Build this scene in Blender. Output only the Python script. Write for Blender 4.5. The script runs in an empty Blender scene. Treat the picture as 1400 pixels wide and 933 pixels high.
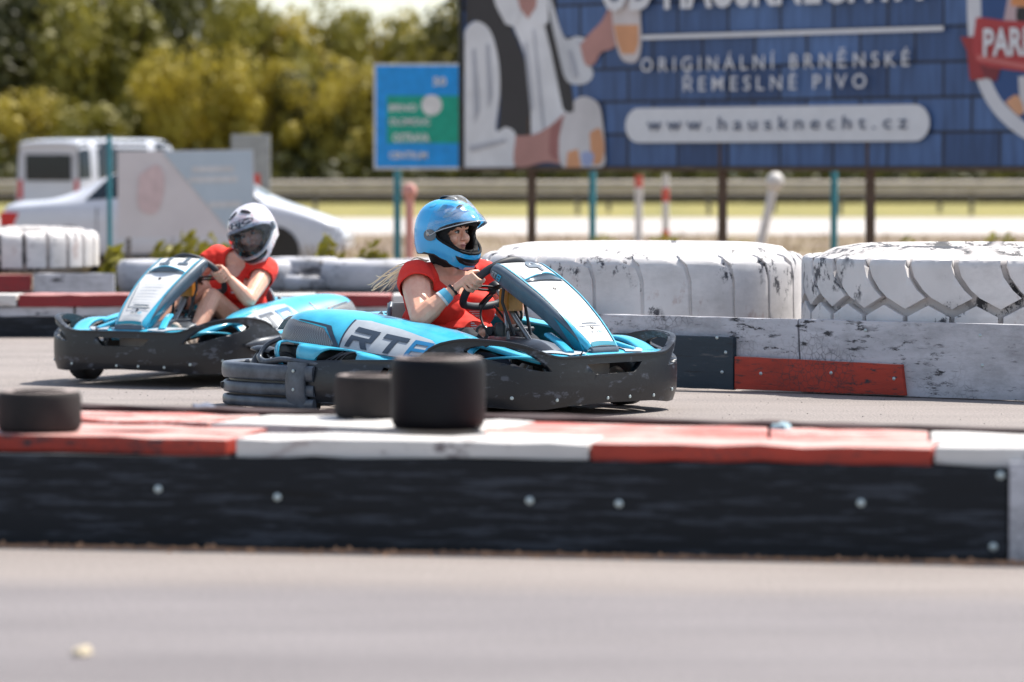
import bpy, bmesh, math, random
from mathutils import Vector, Matrix, noise
from mathutils.bvhtree import BVHTree
from mathutils.geometry import tessellate_polygon
R = math.radians
S = bpy.context.scene
C = S.collection
random.seed(7)

# ------------------------------------------------------------ camera
CAM_H = 1.17
F = 5250.0                      # focal length in photo pixels (135 mm on 36 mm, 1400 px)
PITCH = math.atan((466.5-230.0)/F)
cam_d = bpy.data.cameras.new('camera'); cam = bpy.data.objects.new('camera', cam_d); C.objects.link(cam)
cam.location = (0, 0, CAM_H); cam.rotation_euler = (math.pi/2-PITCH, 0, 0)
cam_d.lens = 135; cam_d.sensor_width = 36; cam_d.clip_end = 3000; cam_d.clip_start = .3
cam_d.dof.use_dof = True; cam_d.dof.focus_distance = 18.7; cam_d.dof.aperture_fstop = 2.35
cam_d.dof.aperture_blades = 9
S.camera = cam

# ------------------------------------------------------------ light
SUN_EL, SUN_AZ = 58.0, 52.0      # azimuth clockwise from +Y (the view direction)
w = bpy.data.worlds.new('World'); S.world = w; w.use_nodes = True
nt = w.node_tree; nt.nodes.clear()
sky = nt.nodes.new('ShaderNodeTexSky'); sky.sky_type = 'NISHITA'; sky.sun_disc = False
sky.sun_elevation = R(SUN_EL); sky.sun_rotation = R(SUN_AZ); sky.dust_density = 1.2; sky.ozone_density = 1.0
bg = nt.nodes.new('ShaderNodeBackground'); bg.inputs[1].default_value = .13
out = nt.nodes.new('ShaderNodeOutputWorld')
hs = nt.nodes.new('ShaderNodeHueSaturation'); hs.inputs['Saturation'].default_value = .72
nt.links.new(sky.outputs[0], hs.inputs['Color']); nt.links.new(hs.outputs[0], bg.inputs[0]); nt.links.new(bg.outputs[0], out.inputs[0])
sd = bpy.data.lights.new('sun', 'SUN'); sd.energy = 5.0; sd.angle = R(.53); sd.color = (1, .95, .87)
so = bpy.data.objects.new('sun', sd); C.objects.link(so)
sv = Vector((math.sin(R(SUN_AZ))*math.cos(R(SUN_EL)), math.cos(R(SUN_AZ))*math.cos(R(SUN_EL)), math.sin(R(SUN_EL))))
so.rotation_euler = (-sv).to_track_quat('-Z', 'Y').to_euler(); so.location = sv*60
S.view_settings.view_transform = 'Standard'; S.view_settings.look = 'None'
S.view_settings.exposure = .70; S.view_settings.gamma = 1

# ------------------------------------------------------------ geometry helpers
def ray(px, py):
    d = Vector(((px-700)/F, -(py-466.5)/F, -1))
    return Matrix.Rotation(math.pi/2-PITCH, 3, 'X') @ d
def at(px, py, Y):               # point at distance Y seen at photo pixel
    d = ray(px, py); return Vector((0, 0, CAM_H)) + d*(Y/d.y)
def gr(px, py, z=0):             # point on the level z seen at photo pixel
    d = ray(px, py); return Vector((0, 0, CAM_H)) + d*((z-CAM_H)/d.z)
def on_plane(px, py, p0, n):
    d = ray(px, py); o = Vector((0, 0, CAM_H)); return o + d*((p0-o).dot(n)/d.dot(n))

def tag(o, label=None, cat=None, group=None, kind=None):
    if label: o['label'] = label
    if cat: o['category'] = cat
    if group: o['group'] = group
    if kind: o['kind'] = kind
    return o
def empty(name, loc=(0, 0, 0), rz=0, label=None, cat=None, group=None):
    o = bpy.data.objects.new(name, None); C.objects.link(o); o.location = loc; o.rotation_euler = (0, 0, rz)
    o.empty_display_size = .1
    return tag(o, label, cat, group)
def mk(name, verts, faces, m, parent=None, smooth=None, bevel=0, mats=None, fm=None):
    me = bpy.data.meshes.new(name); me.from_pydata([tuple(v) for v in verts], [], [tuple(f) for f in faces])
    me.update()
    if mats:
        for q in mats: me.materials.append(q)
        if fm: me.polygons.foreach_set('material_index', fm)
    elif m: me.materials.append(m)
    bm = bmesh.new(); bm.from_mesh(me)
    bmesh.ops.recalc_face_normals(bm, faces=bm.faces)
    if bevel:
        es = [e for e in bm.edges if len(e.link_faces) == 2 and e.calc_face_angle(0) > .6]
        bmesh.ops.bevel(bm, geom=es, offset=bevel, segments=2, profile=.7, affect='EDGES')
    bm.to_mesh(me); bm.free()
    if smooth is not None:
        me.shade_smooth(); me.set_sharp_from_angle(angle=R(smooth))
    o = bpy.data.objects.new(name, me); C.objects.link(o)
    if parent: o.parent = parent
    return o
def join(parts):                 # parts: list of (verts, faces)
    V, Fc = [], []
    for v, f in parts:
        b = len(V); V += [Vector(q) for q in v]; Fc += [tuple(i+b for i in q) for q in f]
    return V, Fc
def g_box(lo, hi, M=None):
    x0, y0, z0 = lo; x1, y1, z1 = hi
    v = [Vector(q) for q in ((x0,y0,z0),(x1,y0,z0),(x1,y1,z0),(x0,y1,z0),(x0,y0,z1),(x1,y0,z1),(x1,y1,z1),(x0,y1,z1))]
    if M: v = [M @ q for q in v]
    return v, [(0,3,2,1),(4,5,6,7),(0,1,5,4),(1,2,6,5),(2,3,7,6),(3,0,4,7)]
def crom(pts, n=8):
    pts = [Vector(p) for p in pts]; out = []
    for i in range(len(pts)-1):
        p0 = pts[max(i-1, 0)]; p1 = pts[i]; p2 = pts[i+1]; p3 = pts[min(i+2, len(pts)-1)]
        for k in range(n):
            t = k/n
            out.append(.5*((2*p1)+(p2-p0)*t+(2*p0-5*p1+4*p2-p3)*t*t+(3*p1-p0-3*p2+p3)*t**3))
    out.append(pts[-1]); return out
def g_tube(pts, rad, seg=10, flat=None, up=None, closed=False):
    """sweep; rad number or list; flat=(a,b) elliptical half sizes (a sideways, b along up)"""
    pts = [Vector(p) for p in pts]; n = len(pts); V = []; Fc = []
    nrm = Vector(up) if up else None
    for i, p in enumerate(pts):
        a = pts[(i-1) % n] if (closed or i > 0) else pts[i]; b = pts[(i+1) % n] if (closed or i < n-1) else pts[i]
        t = (b-a).normalized()
        if nrm is None: nrm = t.orthogonal().normalized()
        u = (Vector(up) if up else nrm); u = (u - t*u.dot(t)); u = u.normalized() if u.length > 1e-6 else t.orthogonal().normalized()
        nrm = u; s = t.cross(u)
        r = rad[i] if isinstance(rad, (list, tuple)) else rad
        for k in range(seg):
            c, q = math.cos(2*math.pi*k/seg), math.sin(2*math.pi*k/seg)
            if flat:
                e = .55
                c2 = math.copysign(abs(c)**e, c); q2 = math.copysign(abs(q)**e, q)
                V.append(p + s*c2*flat[0] + u*q2*flat[1])
            else: V.append(p + s*c*r + u*q*r)
    m = n if closed else n-1
    for i in range(m):
        for k in range(seg):
            Fc.append((i*seg+k, i*seg+(k+1) % seg, ((i+1) % n)*seg+(k+1) % seg, ((i+1) % n)*seg+k))
    if not closed:
        Fc.append(tuple(range(seg))[::-1]); Fc.append(tuple((n-1)*seg+k for k in range(seg)))
    return V, Fc
def g_lathe(prof, n=32, axis='Z', closed=False, M=None):
    V = []; Fc = []; m = len(prof)
    for k in range(n):
        a = 2*math.pi*k/n
        for r, h in prof:
            if axis == 'Z': V.append(Vector((r*math.cos(a), r*math.sin(a), h)))
            elif axis == 'Y': V.append(Vector((r*math.cos(a), h, r*math.sin(a))))
            else: V.append(Vector((h, r*math.cos(a), r*math.sin(a))))
    for k in range(n):
        for j in range(m if closed else m-1):
            Fc.append((k*m+j, ((k+1) % n)*m+j, ((k+1) % n)*m+(j+1) % m, k*m+(j+1) % m))
    if M: V = [M @ v for v in V]
    return V, Fc
def g_ball(c, r, n=12, M=None):
    if not isinstance(r, (tuple, list)): r = (r, r, r)
    V = []; Fc = []
    for i in range(n+1):
        ph = -math.pi/2+math.pi*i/n
        for k in range(n*2):
            th = math.pi*k/n; V.append(Vector((r[0]*math.cos(ph)*math.cos(th), r[1]*math.cos(ph)*math.sin(th), r[2]*math.sin(ph))))
    for i in range(n):
        for k in range(n*2): Fc.append((i*2*n+k, i*2*n+(k+1) % (2*n), (i+1)*2*n+(k+1) % (2*n), (i+1)*2*n+k))
    if M: V = [M @ v for v in V]
    V = [v+Vector(c) for v in V]; return V, Fc
def g_cap(p0, p1, r0, r1, seg=12):  # tapered capsule
    p0, p1 = Vector(p0), Vector(p1)
    pts = []; rad = []; t = (p1-p0).normalized()
    for k in (-1, -.8, -.5, 0): pts.append(p0+t*r0*k); rad.append(max(r0*math.sqrt(max(0, 1-k*k)), r0*.05))
    for k in (0, .5, .8, 1): pts.append(p1+t*r1*k); rad.append(max(r1*math.sqrt(max(0, 1-k*k)), r1*.05))
    return g_tube(pts, rad, seg)

def flat_mesh(outline, holes=(), du=.03, dv=None):
    """triangulated polygon with holes, cut along a grid; returns 2-D verts and faces"""
    loops = [[Vector((x, y, 0)) for x, y in outline]]+[[Vector((x, y, 0)) for x, y in h] for h in holes]
    tri = tessellate_polygon(loops); V = [p for l in loops for p in l]
    bm = bmesh.new(); vs = [bm.verts.new(p) for p in V]
    for t in tri:
        try: bm.faces.new([vs[i] for i in t])
        except ValueError: pass
    cut(bm, du, dv)
    bm.verts.index_update()
    r = [v.co.copy() for v in bm.verts], [[v.index for v in f.verts] for f in bm.faces]
    bm.free(); return r
def cut(bm, du, dv):
    for ax, st in ((0, du), (1, dv)):
        if not st: continue
        lo = min(v.co[ax] for v in bm.verts); hi = max(v.co[ax] for v in bm.verts)
        x = (math.floor(lo/st)+1)*st
        while x < hi:
            co = Vector((0, 0, 0)); co[ax] = x+1e-5; no = Vector((0, 0, 0)); no[ax] = 1
            bmesh.ops.bisect_plane(bm, geom=bm.verts[:]+bm.edges[:]+bm.faces[:], plane_co=co, plane_no=no, dist=1e-7)
            x += st
def sheet(name, outline, holes, fmap, m, parent=None, du=.03, dv=None, thick=0, bevel=0, off=-1, smooth=40):
    V, Fc = flat_mesh(outline, holes, du, dv)
    W = [fmap(v.x, v.y) for v in V]
    o = mk(name, W, Fc, m, parent, smooth)
    if thick:
        md = o.modifiers.new('solid', 'SOLIDIFY'); md.thickness = thick; md.offset = off
        if bevel:
            b = o.modifiers.new('bevel', 'BEVEL'); b.width = bevel; b.segments = 2; b.limit_method = 'ANGLE'; b.angle_limit = R(50)
            b.harden_normals = False
    return o
def rects(lst, sh=0):
    out = []
    for r in lst:
        if len(r) == 4 and not isinstance(r[0], (tuple, list)): r = [(r[0], r[1]), (r[2], r[1]), (r[2], r[3]), (r[0], r[3])]
        out.append([(x+sh*y, y) for x, y in r])
    return out
GL = {
 'R': [(0,.8,1,1), (.78,.42,1,.8), (0,.42,.78,.62), (0,0,.22,.42), [(.5,.42),(.76,.42),(1.02,0),(.76,0)]],
 'T': [(0,.8,1,1), (.39,0,.61,.8)],
 '8': [(0,.82,1,1), (0,0,1,.18), (0,.42,1,.6), (0,.6,.2,.82), (.8,.6,1,.82), (0,.18,.2,.42), (.8,.18,1,.42)],
 '4': [(.62,0,.86,1), (0,.22,.62,.42), (.86,.22,1,.42), [(0,.42),(.26,.42),(.62,.86),(.62,1),(.48,1)]],
 '1': [(.38,.0,.64,1), [(.1,.74),(.38,.84),(.38,1),(.1,.86)], (.1,0,.38,.16), (.64,0,.9,.16)],
}
def glyphs(name, polys, fmap, m, parent, du=.04):
    VV, FF = [], []
    for p in polys:
        V, Fc = flat_mesh(p, (), du, du); b = len(VV)
        VV += [fmap(v.x, v.y) for v in V]; FF += [[i+b for i in f] for f in Fc]
    return mk(name, VV, FF, m, parent)
def text2d(s, size=1, bold=0, sp=1.0):
    cu = bpy.data.curves.new('t', 'FONT'); cu.body = s; cu.size = size; cu.offset = bold; cu.space_character = sp; cu.resolution_u = 3
    o = bpy.data.objects.new('t', cu); C.objects.link(o)
    dg = bpy.context.evaluated_depsgraph_get(); me = bpy.data.meshes.new_from_object(o.evaluated_get(dg))
    V = [v.co.copy() for v in me.vertices]; Fc = [list(p.vertices) for p in me.polygons]
    bpy.data.objects.remove(o); bpy.data.curves.remove(cu); bpy.data.meshes.remove(me)
    return V, Fc
def text(name, s, fmap, m, parent, h=1, w=None, bold=0, sp=1.0, letters=False):
    """fmap takes (x in 0..w, y 0..h of a capital)"""
    V, Fc = text2d(s, 1, bold, sp)
    if not V: return None
    x0 = min(v.x for v in V); x1 = max(v.x for v in V)
    ch = .70
    k = (w/(x1-x0)) if w else h/ch
    if not letters:
        o = mk(name, [fmap((v.x-x0)*k, v.y*h/ch) for v in V], Fc, m, parent); o['kind'] = 'stuff'; return o
    # one object per letter: islands that overlap sideways (accents) belong together
    par = list(range(len(V)))
    def fd(i):
        while par[i] != i: par[i] = par[par[i]]; i = par[i]
        return i
    for f in Fc:
        for i in f[1:]: par[fd(i)] = fd(f[0])
    isl = {}
    for i in range(len(V)): isl.setdefault(fd(i), []).append(i)
    iv = sorted([min(V[i].x for i in q), max(V[i].x for i in q), set(q)] for q in isl.values()) if False else sorted(([min(V[i].x for i in q), max(V[i].x for i in q), set(q)] for q in isl.values()), key=lambda a: a[0])
    gs = []
    for a, b, q in iv:
        if gs and a < gs[-1][1]-.02: gs[-1][1] = max(gs[-1][1], b); gs[-1][2] |= q
        else: gs.append([a, b, q])
    res = []
    for a, b, q in gs:
        ids = sorted(q); mp = {i: n for n, i in enumerate(ids)}
        res.append(mk(name, [fmap((V[i].x-x0)*k, V[i].y*h/ch) for i in ids], [[mp[i] for i in f] for f in Fc if f[0] in q], m, parent))
    return res
class Loft:
    """surface S(u,v); rows are cross sections (lists of equal length)"""
    def __init__(s, rows, n=6, m=6):
        rr = [crom(r, m) for r in rows]
        cols = [crom([r[j] for r in rr], n) for j in range(len(rr[0]))]
        s.g = [[cols[j][i] for j in range(len(cols))] for i in range(len(cols[0]))]
        s.nu = len(s.g)-1; s.nv = len(s.g[0])-1
    def p(s, u, v):
        a = min(max(u, 0), 1)*s.nu; b = min(max(v, 0), 1)*s.nv
        i = min(int(a), s.nu-1); j = min(int(b), s.nv-1); a -= i; b -= j; g = s.g
        return (g[i][j]*(1-a)+g[i+1][j]*a)*(1-b)+(g[i][j+1]*(1-a)+g[i+1][j+1]*a)*b
    def n(s, u, v):
        e = .01; u0, u1 = max(u-e, 0), min(u+e, 1); v0, v1 = max(v-e, 0), min(v+e, 1)
        r = (s.p(u1, v)-s.p(u0, v)).cross(s.p(u, v1)-s.p(u, v0)); return r.normalized()
    def off(s, d): return lambda u, v: s.p(u, v)+s.n(u, v)*d
    def mesh(s):
        V = [p for r in s.g for p in r]; k = s.nv+1
        return V, [(i*k+j, (i+1)*k+j, (i+1)*k+j+1, i*k+j+1) for i in range(s.nu) for j in range(s.nv)]
def solid(o, t, off=-1, bevel=0):
    md = o.modifiers.new('solid', 'SOLIDIFY'); md.thickness = t; md.offset = off
    if bevel:
        b = o.modifiers.new('bevel', 'BEVEL'); b.width = bevel; b.segments = 2; b.limit_method = 'ANGLE'; b.angle_limit = R(50)
    return o
def melt(parts, voxel=.006, it=6, wr=0, ws=20, infl=0):
    """union of closed shapes as one smooth surface (voxel remesh, applied); returns verts, faces"""
    V, Fc = join(parts)
    me = bpy.data.meshes.new('m'); me.from_pydata([tuple(v) for v in V], [], Fc)
    bm = bmesh.new(); bm.from_mesh(me); bmesh.ops.recalc_face_normals(bm, faces=bm.faces); bm.to_mesh(me); bm.free()
    o = bpy.data.objects.new('m', me); C.objects.link(o)
    md = o.modifiers.new('r', 'REMESH'); md.mode = 'VOXEL'; md.voxel_size = voxel
    if it: sm = o.modifiers.new('s', 'SMOOTH'); sm.factor = .5; sm.iterations = it
    dg = bpy.context.evaluated_depsgraph_get(); e = bpy.data.meshes.new_from_object(o.evaluated_get(dg))
    bm = bmesh.new(); bm.from_mesh(e); bm.normal_update()
    for v in bm.verts:
        d = infl
        if wr:
            q = v.co*ws; d += wr*(noise.noise(q)+.5*noise.noise(q*2.1))
        if d: v.co += v.normal*d
    V = [v.co.copy() for v in bm.verts]; bm.verts.index_update(); Fc = [[v.index for v in f.verts] for f in bm.faces]
    bm.free(); bpy.data.objects.remove(o); bpy.data.meshes.remove(me); bpy.data.meshes.remove(e)
    return V, Fc
def keep(V, Fc, pred):
    """drop the faces whose centre fails pred"""
    F2 = [f for f in Fc if pred(sum((V[i] for i in f), Vector())/len(f))]
    used = sorted({i for f in F2 for i in f}); mp = {i: k for k, i in enumerate(used)}
    V2 = [V[i].copy() for i in used]; F2 = [[mp[i] for i in f] for f in F2]; ec = {}
    for f in F2:
        for a, b in zip(f, f[1:]+f[:1]): ec[(min(a, b), max(a, b))] = ec.get((min(a, b), max(a, b)), 0)+1
    nb = {}
    for (a, b), c in ec.items():
        if c == 1: nb.setdefault(a, []).append(b); nb.setdefault(b, []).append(a)
    for _ in range(14):
        new = {a: V2[a]*.4+sum((V2[i] for i in q), Vector())*(.6/len(q)) for a, q in nb.items()}
        for a, v in new.items(): V2[a] = v
    return V2, F2

# ------------------------------------------------------------ materials
def nodes(name):
    m = bpy.data.materials.new(name); m.use_nodes = True; t = m.node_tree
    return m, t, t.nodes['Principled BSDF']
def setn(b, rough, metal=0, spec=None):
    b.inputs['Roughness'].default_value = rough; b.inputs['Metallic'].default_value = metal
    if spec is not None: b.inputs['Specular IOR Level'].default_value = spec
def col4(c): return (c[0], c[1], c[2], 1)
def tex(t, kind='ShaderNodeTexNoise', scale=5, stretch=None, detail=6, rough=.6, obj=True):
    tc = t.nodes.new('ShaderNodeTexCoord' if obj else 'ShaderNodeNewGeometry'); mp = t.nodes.new('ShaderNodeMapping')
    if stretch: mp.inputs['Scale'].default_value = stretch
    n = t.nodes.new(kind); n.inputs['Scale'].default_value = scale
    if 'Detail' in n.inputs: n.inputs['Detail'].default_value = detail
    if 'Roughness' in n.inputs: n.inputs['Roughness'].default_value = rough
    t.links.new(tc.outputs['Object' if obj else 'Position'], mp.inputs[0]); t.links.new(mp.outputs[0], n.inputs[0]); return n
def ramp(t, src, stops):
    r = t.nodes.new('ShaderNodeValToRGB'); e = r.color_ramp.elements
    while len(e) < len(stops): e.new(.5)
    for q, (p, c) in zip(e, stops): q.position = p; q.color = col4(c) if not isinstance(c, (int, float)) else (c, c, c, 1)
    t.links.new(src, r.inputs[0]); return r.outputs[0]
def mix(t, fac, a, b, mode='MIX'):
    n = t.nodes.new('ShaderNodeMix'); n.data_type = 'RGBA'; n.blend_type = mode
    for s, q in ((0, fac), (6, a), (7, b)):
        if isinstance(q, (int, float)): n.inputs[s].default_value = q
        elif isinstance(q, (tuple, list)): n.inputs[s].default_value = col4(q)
        else: t.links.new(q, n.inputs[s])
    return n.outputs[2]
def bump(t, b, src, strength=.3, dist=.01):
    n = t.nodes.new('ShaderNodeBump'); n.inputs['Strength'].default_value = strength; n.inputs['Distance'].default_value = dist
    t.links.new(src, n.inputs['Height']); t.links.new(n.outputs[0], b.inputs['Normal'])
def plain(name, c, rough=.5, metal=0, var=.12, scale=8, bmp=0, spec=None, c2=None, coat=0, dust_glare=None):
    m, t, b = nodes(name); setn(b, rough, metal, spec)
    n = tex(t, scale=scale); c2 = c2 or tuple(q*(1-var*2) for q in c)
    k = ramp(t, n.outputs[0], [(.3, c2), (.68, c)])
    if dust_glare: k = dusty_glare(t, k, dust_glare, .75)
    t.links.new(k, b.inputs['Base Color'])
    if bmp: bump(t, b, tex(t, scale=scale*8).outputs[0], bmp, .004)
    if coat: b.inputs['Coat Weight'].default_value = coat; b.inputs['Coat Roughness'].default_value = .08
    return m
def dusty_glare(t, k, c, amt=.6):
    """pale upward faces: dusting on tyres, sun glare painted into timber tops"""
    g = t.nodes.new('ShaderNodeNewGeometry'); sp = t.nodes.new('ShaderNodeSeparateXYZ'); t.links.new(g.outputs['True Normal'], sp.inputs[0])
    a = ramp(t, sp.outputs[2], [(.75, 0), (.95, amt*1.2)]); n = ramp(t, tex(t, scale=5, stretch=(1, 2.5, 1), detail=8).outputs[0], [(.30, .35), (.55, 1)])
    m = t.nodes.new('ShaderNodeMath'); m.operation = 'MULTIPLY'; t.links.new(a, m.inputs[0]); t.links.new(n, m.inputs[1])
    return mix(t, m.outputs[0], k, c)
def painted(name, c, under, wear=.56, stretch=(1, 1, 6), scale=9, rough=.6, scuff=(.03, .03, .035), scw=.68, crack=True, dust_glare=None, world=False, smudge=0, clus=None):
    """brush paint on timber or rubber: worn patches, dark scuffs, hairline cracks"""
    m, t, b = nodes(name); setn(b, rough)
    n1 = tex(t, scale=scale, stretch=stretch, detail=8, rough=.7, obj=not world)
    base = ramp(t, tex(t, scale=3, stretch=stretch, obj=not world).outputs[0], [(.3, tuple(q*.78 for q in c)), (.7, c)])
    w1 = ramp(t, n1.outputs[0], [(wear, 0), (wear+.05, 1)])
    k = mix(t, w1, base, under)
    n2 = tex(t, scale=scale*.35, stretch=(stretch[0], stretch[1], stretch[2]*1.3), detail=9, rough=.72, obj=not world)
    k = mix(t, ramp(t, n2.outputs[0], [(scw, 0), (scw+.06, 1)]), k, scuff)
    if smudge:
        n3 = tex(t, scale=1.7, stretch=(1, 1, 2), detail=10, rough=.75, obj=not world)
        k = mix(t, ramp(t, n3.outputs[0], [(.46, 0), (.66, smudge)]), k, tuple(q*.35 for q in c))
    if clus:       # ragged scuffs gathered in patches
        la = ramp(t, tex(t, scale=clus[0], stretch=(1, 1, .8), detail=3, obj=not world).outputs[0], [(clus[1], 0), (clus[1]+.05, 1)])
        fi = ramp(t, tex(t, scale=clus[2], stretch=clus[4] if len(clus) > 4 else (1, 1, .7), detail=10, rough=.75, obj=not world).outputs[0], [(clus[3], 0), (clus[3]+.04, 1)])
        mm = t.nodes.new('ShaderNodeMath'); mm.operation = 'MULTIPLY'; t.links.new(la, mm.inputs[0]); t.links.new(fi, mm.inputs[1])
        k = mix(t, mm.outputs[0], k, scuff)
    if crack:
        v = tex(t, 'ShaderNodeTexVoronoi', scale=34, stretch=(1, 1, .8)); v.feature = 'DISTANCE_TO_EDGE'
        cr = ramp(t, v.outputs[0], [(0, 1), (.035, 0)])
        msk = ramp(t, tex(t, scale=1.6).outputs[0], [(.52, 0), (.62, .8)])
        mm = t.nodes.new('ShaderNodeMath'); mm.operation = 'MULTIPLY'; t.links.new(cr, mm.inputs[0]); t.links.new(msk, mm.inputs[1])
        k = mix(t, mm.outputs[0], k, scuff)
    if dust_glare: k = dusty_glare(t, k, dust_glare)  # sun glare on the timber tops, painted in as a pale tint
    t.links.new(k, b.inputs['Base Color']); bump(t, b, n1.outputs[0], .35, .006)
    return m
M = {}
M['white_wood'] = painted('white_paint_timber', (.56, .56, .60), (.22, .22, .24), .60, scw=.64, smudge=.7, clus=(2.2, .50, 9, .55, (.5, 1, 2.5)))
M['red_wood'] = painted('red_paint_timber', (.47, .045, .022), (.12, .03, .025), .57, dust_glare=(.66, .44, .39), smudge=.5, clus=(2.6, .48, 8, .53, (.5, 1, 2)))
M['red_wood_dark'] = painted('dark_red_paint_timber', (.26, .014, .018), (.10, .03, .03), .62, dust_glare=(.55, .30, .27))
M['pink_wood'] = painted('faded_red_paint_timber', (.52, .11, .08), (.66, .48, .43), .51, (.5, 4, 4), 5, scw=.62, crack=False, scuff=(.25, .12, .11), clus=(3, .5, 8, .53, (.5, 3, 1)))
M['white_top'] = painted('white_paint_kerb', (.68, .65, .62), (.42, .36, .34), .57, (.6, 4, 4), 4, scw=.66, crack=False, scuff=(.2, .17, .17), clus=(3, .5, 8, .54, (.5, 3, 1)))
M['black_wood'] = painted('black_board', (.007, .009, .013), (.034, .040, .052), .53, (.6, 1, 8), 6, .85, (.004, .004, .005), .60, False)
M['navy_wood'] = painted('slate_board', (.020, .036, .052), (.075, .08, .085), .60, (1, 1, 7), 6, .6, (.012, .014, .018), .62, False)
M['brown_edge'] = plain('brown_rubber_board', (.07, .036, .034), .9, c2=(.028, .018, .018), scale=5)
M['white_tyre'] = painted('white_paint_tyre', (.74, .71, .70), (.52, .44, .42), .60, (1, 1, .55), 4.5, .55, (.05, .05, .06), .64, False, world=True, smudge=.4, clus=(2.4, .50, 9, .545))
M['groove_tyre'] = painted('grimy_white_paint_groove', (.60, .56, .54), (.14, .13, .13), .62, (1, 1, 1), 9, .6, (.02, .02, .025), .60, False, world=True, clus=(2, .46, 8, .50))
M['tyre'] = plain('black_rubber', (.022, .021, .022), .62, c2=(.014, .014, .015), bmp=.2)
M['old_tyre'] = plain('grey_worn_rubber', (.034, .030, .029), .8, c2=(.022, .02, .02), bmp=.2, spec=.2, dust_glare=(.34, .28, .26))
M['blk_tyre'] = plain('black_worn_rubber', (.005, .006, .009), .55, c2=(.004, .004, .006), bmp=.2, spec=.15, dust_glare=(.30, .24, .22))
M['plastic'] = painted('charcoal_bumper_plastic', (.006, .009, .014), (.060, .070, .090), .575, (1, 1, 2.2), 7, .36, (.003, .004, .005), .60, False)
M['plastic_grey'] = plain('grey_scuffed_plastic', (.105, .125, .155), .38, c2=(.028, .034, .044), scale=11)
M['cyan'] = plain('cyan_kart_plastic', (.06, .50, .72), .26, c2=(.03, .34, .52), scale=7, coat=.4)
M['teal_edge'] = plain('teal_blue_plastic', (.02, .25, .34), .3, c2=(.015, .19, .27), scale=10)
M['slate'] = plain('slate_letter', (.035, .055, .085), .35)
M['blue_letter'] = plain('blue_letter', (.015, .19, .42), .35)
M['patch'] = plain('silver_grey_decal', (.42, .46, .50), .4, c2=(.34, .38, .42), scale=14)
M['panel_white'] = painted('white_number_panel', (.82, .82, .82), (.55, .56, .58), .66, (1, 1, 1), 22, .3, (.2, .2, .2), .72, False)
M['side_grey'] = plain('blue_grey_plastic', (.11, .15, .19), .4, c2=(.07, .10, .135), scale=12)
M['metal'] = plain('brushed_steel', (.42, .42, .42), .35, .85)
M['dark_metal'] = plain('dark_steel', (.05, .05, .055), .42, .5)
M['black'] = plain('black_plastic', (.010, .010, .011), .35)
M['foam'] = plain('black_foam', (.006, .006, .007), .9)
M['amber'] = plain('amber_plastic', (.62, .24, .03), .3, c2=(.38, .13, .02), scale=20)
M['seat'] = plain('grey_fibreglass', (.06, .068, .08), .4)
M['screw'] = plain('zinc_screw', (.52, .60, .60), .35, .4)
M['skin'] = plain('skin', (.83, .47, .33), .42, c2=(.74, .36, .25), scale=22, bmp=.12)
M['skin'].node_tree.nodes['Principled BSDF'].inputs['Subsurface Weight'].default_value = .12
M['skin'].node_tree.nodes['Principled BSDF'].inputs['Subsurface Radius'].default_value = (.012, .005, .003)
M['lip'] = plain('lip', (.42, .15, .13), .45)
M['brow'] = plain('brow', (.05, .03, .022), .7)
M['eye'] = plain('eye_white', (.55, .52, .50), .25)
M['iris'] = plain('iris', (.02, .014, .01), .2)
M['shirt'] = plain('red_cotton', (.84, .040, .022), .85, c2=(.74, .026, .016), scale=20)
M['jeans'] = plain('dark_navy_denim', (.012, .016, .026), .85)
M['shoe'] = plain('pale_shoe', (.50, .40, .33), .7)
M['hair'] = plain('blonde_hair', (.95, .84, .66), .5)
M['helmet_blue'] = plain('blue_helmet_shell', (.03, .46, .88), .2, c2=(.02, .38, .78), scale=5, coat=.6)
M['band'] = plain('blue_wristband', (.12, .50, .72), .5)
M['white'] = plain('white_gloss', (.78, .78, .78), .35)
M['car_white'] = plain('white_car_paint', (.62, .64, .70), .3, coat=.5, var=.03)
M['glass_dark'] = plain('dark_car_glass', (.012, .02, .028), .06)
M['tail'] = plain('red_lamp', (.65, .02, .02), .25)
M['galv'] = plain('galvanised_steel', (.52, .46, .40), .6, .1, c2=(.40, .35, .31), scale=2)
M['galv_dark'] = plain('weathered_steel', (.16, .14, .13), .6, .2)
M['teal_post'] = plain('teal_fence_paint', (.03, .22, .27), .5)
M['post_wood'] = plain('brown_post', (.12, .075, .05), .8)
M['mark_red'] = plain('marker_red', (.68, .09, .06), .5)
M['mark_white'] = plain('marker_white', (.70, .66, .62), .5)
M['debris'] = plain('dry_debris', (.55, .30, .16), .9, c2=(.28, .16, .10), scale=6)
def helmet_white():
    m, t, b = nodes('white_helmet_red_print'); setn(b, .25)
    n = tex(t, scale=34, detail=3, rough=.8)
    k = ramp(t, n.outputs[0], [(.50, (.72, .72, .76)), (.56, (.50, .20, .24)), (.60, (.66, .62, .66)), (.64, (.74, .74, .78))])
    g = t.nodes.new('ShaderNodeTexCoord'); sp = t.nodes.new('ShaderNodeSeparateXYZ'); t.links.new(g.outputs['Object'], sp.inputs[0])
    z = ramp(t, sp.outputs[2], [(0, 0), (.03, .8)])
    t.links.new(mix(t, z, (.68, .68, .72), k), b.inputs['Base Color'])
    b.inputs['Coat Weight'].default_value = .5
    return m
M['helmet_white'] = helmet_white()
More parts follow.
